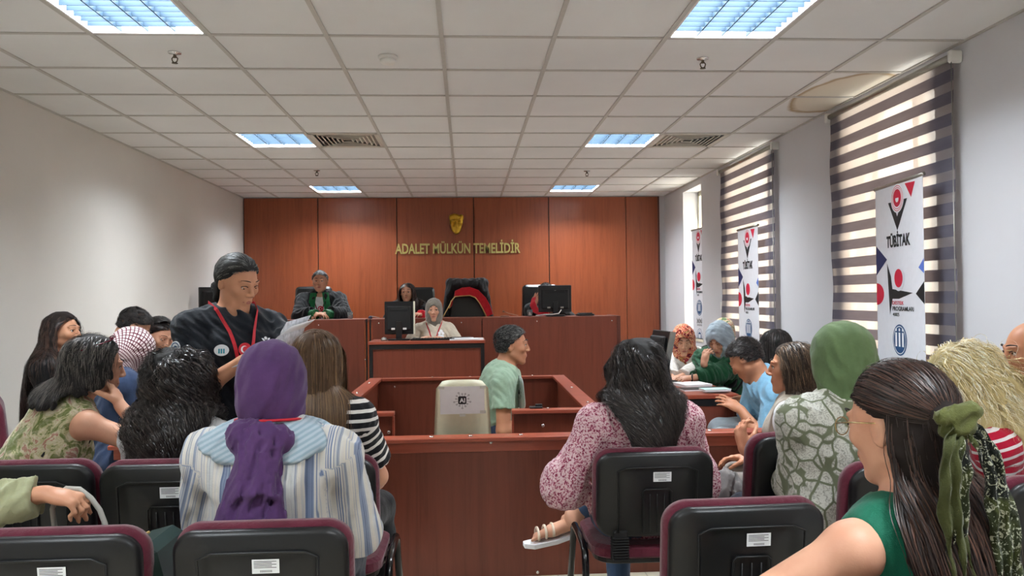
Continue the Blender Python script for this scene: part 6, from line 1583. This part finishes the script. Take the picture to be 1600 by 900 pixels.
# handbag with stiff handle, dark green bag
hx = at(140, 790, 2.33); b_ = wempty('handbag', (hx[0], 2.36, 0), label='bag with a pale stiff handle held by the sage sleeved hand', cat='bag')
m = MB(); ap = at(128, 762, 2.33); pts = [at(86, 830, 2.34), at(82, 795, 2.34), at(88, 775, 2.34), at(104, 763, 2.34), at(124, 764, 2.34), at(142, 778, 2.34), at(156, 797, 2.34), at(164, 818, 2.34), at(168, 840, 2.34)]
m.tube(pts, .0075, 10); m.build('handle', simple('pale_grey_leather', (168, 166, 158), .4), b_)
c_ = at(126, 880, 2.34); m = MB(); m.box((c_[0]-.11, 2.29, c_[2]-.16), (c_[0]+.11, 2.40, c_[2]+.085), 0, .03); m.build('bag_body', simple('grey_green_leather', (70, 84, 80), .4), b_)
c_ = at(246, 870, 2.15); b_ = wempty('handbag', (c_[0], 2.2, 0), label='dark green bag standing between the two front left chairs', cat='bag')
m = MB(); M_ = Matrix.Translation((c_[0], 2.2, at(246, 842, 2.15)[2]-.16)) @ Matrix.Rotation(math.radians(-14), 4, 'Y'); m.box((-.06, -.12, -.16), (.05, .12, .155), 0, .025, M_); m.build('bag_body', simple('dark_green_leather', (36, 58, 54), .35), b_)
m = MB(); m.tube([M_ @ Vector((-.04, -.125, .14)), M_ @ Vector((-.035, -.05, .165)), M_ @ Vector((0, -.0, .17))], .004, 6); m.build('clasp', M_GOLD2, b_)

# --- judges and clerk
def robe(r, p, m, lap, seed, lapw=.045, inf=.035):
    F = Field(); p.torso(F, inf)
    for j in (0, 1): p.arm(F, j, inf+.012, .85, flat=True, end=inf+.03)
    F.add(Field().cone(p.N+p.FS*.02, p.N+p.T*.16, .066, .085), p.N+p.T*.07, .2, .01, '-')
    F.cone(p.N+p.FS*.13+p.T*.0, p.N+p.FS*.17-p.T*.42, .058, .10, .01, '-', sq=(p.FS, 1.5)); garment(r, 'robe', F, m, .007, .01, .1, V3(0, 0, 1), seed)
    for u in (-1, 1):
        FF = Field(); p.torso(FF, inf); xs = [(.068, -.03), (.082, .06), (.09, .14), (.10, .22), (.112, .30), (.118, .38)]
        pts = on_surface(FF, [p.N+p.RS*u*x-p.T*z for x, z in xs], p.FS, .006, .2); ribbon('lapel', pts, p.RS*lapw, lap, r, .008)
p = Pose(at(500, 441, 9.3), at(500, 441, 9.3)*V3(1, 1, 0)+V3(.02, .08, .93), 178, hyaw=176, hpitch=0, male=True, k=1.08, hk=1.08, floor=ZJ, hands=(at(508, 491, 8.92), at(494, 491, 8.92)), poles=(V3(1, .2, -.6), V3(-1, .2, -.6)), fdir=(V3(-1, -.4, 0), V3(1, -.4, 0)), wide=1.1, curl=(.6, .6))
r = person('grey haired man seated at the bench in a black robe with green lapels', p, SK4, v=.006)
shirt(r, p, C_WHITE, sleeve=.4, inf=.012, seed=27, v=.008); robe(r, p, C_BLACK, C_GREEN, 28, .075); trousers(r, p, C_DJEANS); shoes(r, p, C_BLACK)
short_hair(r, p, HGR, .014, 2200, .022, 28)
for j in (0, 1): F = Field(); F.cone(p.E[j]+(p.W[j]-p.E[j])*.55, p.W[j]+(p.W[j]-p.E[j])*.02, .058, .055, .01, flat=True); V, Q = mesh_field(F, .007, disp=folds(.006, .04, (1, 0, 0), 3)); mesh_np('green_cuff', V, Q, C_GREEN, r)
FT = Field(); p.torso(FT, .014); lanyard(r, p, C_MAR, FT, .012, .24); o, u, v, n = chest_frame(p, FT, -.012, .155); crescent_badge(o+n*.014, u, v, .034, r)
m = MB(); m.tube([p.W[0]+V3(.03*math.cos(a)*.3, .03*math.cos(a), .028*math.sin(a))+V3(.03, 0, 0) for a in np.linspace(0, 6.28, 16, endpoint=False)], .006, 6, closed=True); m.build('wristwatch', M_BLACK, r)

p = Pose(at(636, 458, 9.35), at(640, 458, 9.4)*V3(1, 1, 0)+V3(0, .1, .93), 178, hyaw=184, k=1.0, hk=1.0, floor=ZJ, hands=(at(657, 492, 8.95), at(630, 494, 8.95)), poles=(V3(1, .2, -.6), V3(-1, .2, -.6)))
r = person('long haired woman judge in a black robe with red lapels', p, SK1, v=.006)
shirt(r, p, C_BLACK, sleeve=.4, inf=.012, seed=29, v=.009); robe(r, p, C_BLACK, M_REDSAT, 30, .03); trousers(r, p, C_DJEANS, v=.012); shoes(r, p, C_BLACK)
strands(r, p, HDB, n=2600, length=.34, part=.01, grav=.4, tgrav=.9, wave=.006, wfreq=7, wid=.0018, layer=(.005, .02), seed=31, tors=.04, facex=.066)
F = Field(); F.cone(p.E[0]+(p.W[0]-p.E[0])*.5, p.W[0], .055, .06, .01, flat=True); V, Q = mesh_field(F, .007, disp=folds(.006, .04, (1, 0, 0), 3)); mesh_np('red_cuff', V, Q, M_REDSAT, r)

p = Pose(at(853, 459, 9.35), at(853, 459, 9.35)*V3(1, 1, 0)+V3(0, .1, .93), 182, hyaw=180, hpitch=18, male=True, k=1.0, floor=ZJ, hands=(at(870, 488, 9.0), at(834, 478, 9.1)), poles=(V3(1, .2, -.6), V3(0, .4, -1)), fdir=(None, V3(.25, -.2, .8)), palm=(None, V3(.6, 1, 0)), curl=(.5, .2))
r = person('judge hidden behind the wide black monitor, only the dark hair and a raised hand showing', p, SK1, v=.007)
shirt(r, p, C_BLACK, sleeve=1, inf=.03, seed=32, v=.009); trousers(r, p, C_DJEANS, v=.012); shoes(r, p, C_BLACK); short_hair(r, p, HB, .016, 1500, .025, 33)
m = MB(); ribbon('lapel', [at(835, 463, 9.1), at(832, 474, 9.05), at(836, 484, 9.0), at(846, 489, 8.95), at(858, 490, 8.93)], V3(.06, 0, .05), M_REDSAT, r, .01)

p = Pose(at(678, 485, 8.15), at(678, 485, 8.15)*V3(1, 1, 0)+V3(0, .06, .72), 180, hyaw=180, hpitch=4, k=.98, hk=1.0, floor=ZP, hands=(at(697, 532, 7.93), at(655, 532, 7.93)), poles=(V3(1, .2, -.8), V3(-1, .2, -.8)))
r = person('clerk in a taupe headscarf and cream blouse with a red lanyard', p, SK1, v=.0055)
shirt(r, p, C_CREAMB, 'blouse', sleeve=1, inf=.018, seed=34, amp=.006); trousers(r, p, C_DJEANS, v=.012); shoes(r, p, C_BLACK)
hijab(r, p, C_TAUPE, .0055, .009, chest=False, amp=.004, seed=8, open_w=.056, open_h=.082)
FT = Field(); p.torso(FT, .022); lanyard(r, p, C_RED, FT, .012, .17)
for k, (dx, dz) in enumerate(((-.075, .075), (-.092, .098), (-.06, .095), (-.088, .125), (-.062, .122))): o, u, v, n = chest_frame(p, FT, dx, dz); disc('flower_patch', o+n*.006, u, v, .016, M_PWHT, r, .003)
exchair(678, 8.42, 560, 'black chair under the clerk in the taupe headscarf', z=ZP); PEOPLE[-1]

# --- man in the green polo shirt in the witness box
hd = at(800, 541, 5.0); hp = V3(at(764, 660, 5.0)[0]-.02, 5.02, .57)
p = Pose(hd, hp, 88, hyaw=93, hpitch=2, male=True, k=1.03, hk=1.05, wide=1.05, hands=(at(842, 676, 5.12), at(846, 664, 4.86)), poles=(V3(.1, .4, -1), V3(.1, -.1, -1)), twist=0)
r = person('grey haired man in a mint polo shirt seated sideways in the witness box', p, SK2, v=.005)
shirt(r, p, C_MINT, 'polo_shirt', sleeve=.27, inf=.014, end=.02, seed=35, amp=.006, neck=.066, v=.0055, belly=.03); trousers(r, p, cloth('slate_jeans', (58, 74, 100))); shoes(r, p, C_BLACK)
F = Field(); F.cone(p.N-p.T*.028, p.N+p.T*.02, .086, .074, .02, flat=True); F.add(Field().cone(p.N-p.T*.1, p.N+p.T*.16, .064, .064), p.N, .2, .005, '-'); F.ell(p.N+p.FS*.1, np.eye(3), V3(.05, .025, .04), .01, '-'); garment(r, 'polo_collar', F, C_MINT, .004, 0, disp=False)
short_hair(r, p, HDG, .016, 3000, .022, 36, line=[(-.12, -.065), (-.065, -.055), (-.036, -.03), (-.03, .02), (.0, .03), (.015, .045), (.04, .06), (.06, .076), (.07, .082), (.09, .2)])
FT = Field(); p.torso(FT, .03, belly=.03); s_ = wempty('paper_sheet', p.N+p.FS*.15-p.T*.15, label='white rounded paper sheet hanging on the chest of the man in the box', cat='sign')
c_ = at(811, 612, 4.92); u = V3(.30, -.95, 0); u = nrm(u); v = nrm(V3(-.10, 0, 1)); v = nrm(v-u*(v@u)); m = MB(); m.prism(rrect(.19, .21, .05), c_, u, v, .0015); m.build('sheet', M_PAPER, s_)
m = MB(); wn = nrm(np.cross(u, v)); m.prism(rrect(.03, .03, .006), c_+wn*.0017, u, v, .0005)
for k in range(10): a = 6.283*k/10; ring(m, .004, .006, .04*math.cos(a), .04*math.sin(a), c_, u, v, .0022, 0, 10)
m.build('chip_drawing', M_INK, s_)
t = wempty('stool_chair', (hp[0], hp[1], 0), label='dark chair under the man in the mint polo shirt', cat='chair'); m = MB(); m.box((hp[0]-.22, 4.8, .40), (hp[0]+.22, 5.25, .46), 0, .02); m.build('seat', M_BURG, t)
for a in (-1, 1):
    for b in (-1, 1): m = MB(); m.tube([(hp[0]+a*.19, 5.02+b*.19, .41), (hp[0]+a*.2, 5.02+b*.21, 0)], .012, 8); m.build('leg', M_BLACKG, t)
m = MB(); m.prism(rrect(.38, .22, .05), (hp[0]-.25, 5.02, .70), (0, -1, 0), (-.1, 0, 1), .03, 0, .01); m.tube([(hp[0]-.2, 5.18, .43), (hp[0]-.24, 5.18, .62)], .012, 8); m.tube([(hp[0]-.2, 4.86, .43), (hp[0]-.24, 4.86, .62)], .012, 8); m.build('backrest', M_BURG, t)

# --- right group round the desk
p = Pose(at(1068, 533, 6.45), at(1085, 540, 6.5)*V3(1, 1, 0)+V3(.08, .12, .56), 205, hyaw=192, hpitch=18, k=1.0, hk=1.02, hands=(at(1062, 590, 6.05), at(1050, 592, 6.05)), poles=(V3(1, .2, -.6), V3(-1, .2, -.8)), wide=1.05)
r = person('woman in an orange floral headscarf and white knit at the lawyers desk', p, SK1, v=.006)
shirt(r, p, C_KNIT, 'sweater', sleeve=.9, inf=.03, seed=37, amp=.008); trousers(r, p, C_DJEANS, v=.012); shoes(r, p, C_BLACK); hijab(r, p, REDFLORAL, .006, .018, amp=.005, seed=9, chest=True, drape=.10, open_w=.058, open_h=.088)
p = Pose(at(1124, 531, 6.0), at(1138, 540, 6.1)*V3(1, 1, 0)+V3(.02, .14, .56), 215, hyaw=222, hpitch=30, k=1.0, hk=1.04, hands=(at(1070, 594, 5.75), at(1100, 568, 5.82)), poles=(V3(.6, .2, -1), V3(.2, -.4, -1)), wide=1.1, curl=(.6, 1.0), fdir=(V3(-1, -.2, 0), V3(.25, .1, 1)), palm=(None, V3(.8, .5, 0)))
r = person('woman in a blue grey headscarf and green black robe resting her cheek on a hand', p, SK1, v=.0055)
shirt(r, p, cloth('green_robe', (14, 74, 44), .6), 'robe', sleeve=.92, inf=.035, seed=38, amp=.012); trousers(r, p, C_DJEANS, v=.012); shoes(r, p, C_BLACK)
F = Field(); p.torso(F, .04); F.plane(p.N-p.T*.1, p.T); F.plane(p.P+p.RS*-.02, p.RS); garment(r, 'black_robe_panel', F, C_BLACK, .007, .008, .1, V3(0, 0, 1), 5)
hijab(r, p, C_SKYG, .0055, .02, amp=.006, seed=10, chest=False, wl=.07)
F = Field(); F.cone(p.N-p.T*.03, p.N+p.T*.03, .09, .076, .03); garment(r, 'pink_collar', F, cloth('pink_cloth', (190, 60, 100)), .006, .006, .05)
m = MB(); m.tube([p.W[0]+V3(.012*math.cos(a), .03*math.cos(a), .03*math.sin(a)) for a in np.linspace(0, 6.28, 16, endpoint=False)], .007, 6, closed=True); m.build('wristwatch', M_BLACK, r)
p = Pose(at(1131, 521, 7.0), at(1135, 540, 7.05)*V3(1, 1, 0)+V3(.0, .1, .56), 200, hyaw=200, hpitch=20)
r = person('woman in a pale floral headscarf hidden behind the blue grey headscarf', p, SK1, v=.007)
shirt(r, p, C_BLACK, sleeve=1, inf=.02, v=.009); trousers(r, p, C_DJEANS, v=.012); shoes(r, p, C_BLACK); hijab(r, p, PALEFLORAL, .007, .022, seed=11)
p = Pose(at(1212, 545, 5.2), at(1222, 560, 5.2)*V3(1, 1, 0)+V3(.05, .03, .56), -60, hyaw=-50, hpitch=22, hk=1.05)
r = person('woman with straight black hair seen behind the man in light blue', p, SK1, v=.0065)
shirt(r, p, C_BLACK, sleeve=.5, inf=.02, v=.008); trousers(r, p, C_DJEANS, v=.012); shoes(r, p, C_BLACK); strands(r, p, HB, n=4200, length=.34, grav=.45, tgrav=.95, wid=.0013, layer=(.004, .018), back=.9, seed=40, jitter=.3, tors=.02, under=.01)
p = Pose(at(1166, 563, 4.72), V3(at(1235, 640, 4.75)[0]+.02, 4.78, .57), -78, hyaw=-48, hpitch=38, hroll=4, male=True, k=1.03, hk=1.06, hands=(at(1157, 640, 4.62), at(1165, 622, 5.02)), poles=(V3(.0, -.3, -1), V3(-.3, .6, -1)), curl=(.35, .3), fdir=(V3(-.8, .35, .5), V3(-1, -.1, 0)), palm=(V3(-.3, .8, -.4), None))
r = person('man in a light blue shirt with thinning dark hair bending over the desk', p, SK2, v=.005)
shirt(r, p, C_LBLUE, sleeve=.46, inf=.018, end=.03, seed=41, amp=.008, neck=.07, v=.0055); trousers(r, p, C_GREYP); shoes(r, p, C_BLACK)
short_hair(r, p, HB, .02, 3200, .026, 42, root=lambda l: ((l[:, 0]-.0)**2+(l[:, 1]+.03)**2 > .022**2) | (l[:, 2] < .08))
p = Pose(at(1238, 577, 3.42), V3(at(1262, 700, 3.35)[0]+.02, 3.36, .56), -48, hyaw=-68, hpitch=0, k=.98, hk=1.0, wide=1.04, hands=(at(1162, 700, 3.28), None), poles=(V3(-.1, -.5, -1), None), curl=(1.0, .5), fdir=(V3(-.1, .3, 1), None), palm=(V3(.9, .4, 0), None))
r = person('brown haired woman in profile wearing a beige vest over a white T-shirt', p, SK2, v=.005)
shirt(r, p, C_WHITE, 't_shirt', sleeve=.42, inf=.014, end=.028, seed=43, amp=.006, v=.006); trousers(r, p, cloth('taupe_trousers', (130, 122, 116))); shoes(r, p, C_BLACK)
F = Field(); p.torso(F, .026); F.add(Field().cone(p.N+p.FS*.012, p.N+p.T*.16, .06, .08), p.N+p.T*.07, .2, .01, '-')
for j, u in ((0, -1), (1, 1)): F.ell(p.S[j]+p.RS*u*.03-p.T*.03, np.stack([p.RS, p.FS, p.T], 1), V3(.058, .14, .14), .012, '-')
garment(r, 'vest', F, C_BEIGE, .006, .005, .1, V3(0, 0, 1), 44)
strands(r, p, HMB, n=6500, length=.21, part=.0, grav=.3, tgrav=.6, wave=.004, wfreq=8, wid=.0009, layer=(.006, .024), back=1.5, seed=45, jitter=.5, tors=.012, under=.009, facex=.084, arms=False,
        line=[(-.12, -.08), (-.05, -.06), (-.01, -.01), (.005, .02), (.03, .045), (.058, .066), (.070, .072), (.09, .2)])
p = seat(1315, 566, 2.76, -8, .02, side=.03, hpitch=6, k=1.04, hk=1.06, wide=1.2, sh=.165)
p = Pose(p.H, p.P, -8, hpitch=6, k=1.04, hk=1.06, wide=1.2, sh=.165, hands=(p.P+V3(-.04, .36, .1), p.P+V3(.12, .34, .1)), poles=(V3(-.1, -.5, -1), V3(.2, -.5, -1)))
r = person('woman from behind in a green headscarf and a leaf printed shirt', p, SK1, v=.008)
F = Field(); p.torso(F, .03)
for j in (0, 1): p.arm(F, j, .034, 1, flat=True)
F.cone(p.N-p.T*.02, p.N-p.T*.1, .075, .13, .06); garment(r, 'shirt', F, LEAF, .006, .010, .11, V3(0, .1, 1), 46); trousers(r, p, C_DJEANS); shoes(r, p, C_BLACK)
hijab(r, p, C_OLIVE, .0055, .02, amp=.006, seed=13, chest=False, wl=.09)
F = Field(); F.cone(p.N-p.FS*.03+p.T*.0, p.N-p.FS*.06-p.T*.10-p.RS*.02, .07, .035, .03); F.cone(p.N-p.RS*.06, p.N-p.RS*.10-p.T*.06-p.FS*.03, .05, .03, .03); garment(r, 'scarf_end', F, C_OLIVE, .006, .007, .06, V3(0, 0, 1), 14)
hd = at(1508, 598, 2.62); p = Pose(hd, V3(hd[0]+.20, 2.56, .56), -55, hyaw=-72, hpitch=28, k=1.0, hk=1.02, wide=1.08, hands=(V3(hd[0]+.02, 2.75, .72), None), sh=.172)
r = person('blond woman with dark sunglasses on her head in a red and white striped top', p, SK1, v=.005)
shirt(r, p, RWSTR, 'striped_top', sleeve=.5, inf=.016, end=.024, seed=47, amp=.005, stripes=True, v=.0055); trousers(r, p, C_DJEANS); shoes(r, p, C_BLACK)
strands(r, p, HBL, n=7500, length=.33, part=.0, grav=.10, tgrav=.6, wave=.012, wfreq=11, seg=.015, wid=.0011, layer=(.008, .04), back=2.4, root=lambda l: (l[:, 1] < .02) | (l[:, 2] > .075), seed=48, jitter=.7, tors=.02, under=.011, facex=.09, clump=.035, arms=False)
sunglasses(r, p, M_BLACK, .105, .055, .5)
p = Pose(at(1612, 552, 2.95), V3(at(1640, 600, 2.95)[0]+.06, 2.98, .56), -75, hyaw=-82, hpitch=6, male=True, k=1.0, hk=1.05)
r = person('balding man at the right edge whose profile just shows', p, SK2, v=.006)
shirt(r, p, C_GREYP, sleeve=.5, inf=.018, seed=49, v=.008); trousers(r, p, C_DJEANS, v=.012); shoes(r, p, C_BLACK); short_hair(r, p, HGR, .01, 900, .012, 50, root=lambda l: (l[:, 2] < .05) & (l[:, 1] < .02))
# blond woman's neighbour: grey bag strap seen on the vest woman's lap
c_ = at(1150, 790, 3.35); b_ = wempty('shoulder_bag', (c_[0], 3.35, 0), label='crumpled grey fabric bag beside the knees of the woman in the beige vest', cat='bag')
F = Field(); F.ell((c_[0]-.02, 3.42, .50), rotm(20), V3(.10, .09, .10), .05); F.cone((c_[0]-.06, 3.42, .5), (c_[0]-.02, 3.40, .60), .05, .035, .05); F.cone((c_[0]-.02, 3.45, .36), (c_[0]-.01, 3.45, .06), .08, .05, .06)
V, Q = mesh_field(F, .007, disp=folds(.014, .07, (.3, 0, 1), 51)); V = relax(V, Q, 2); mesh_np('bag_cloth', V, Q, cloth('grey_fabric', (118, 114, 112)), b_)
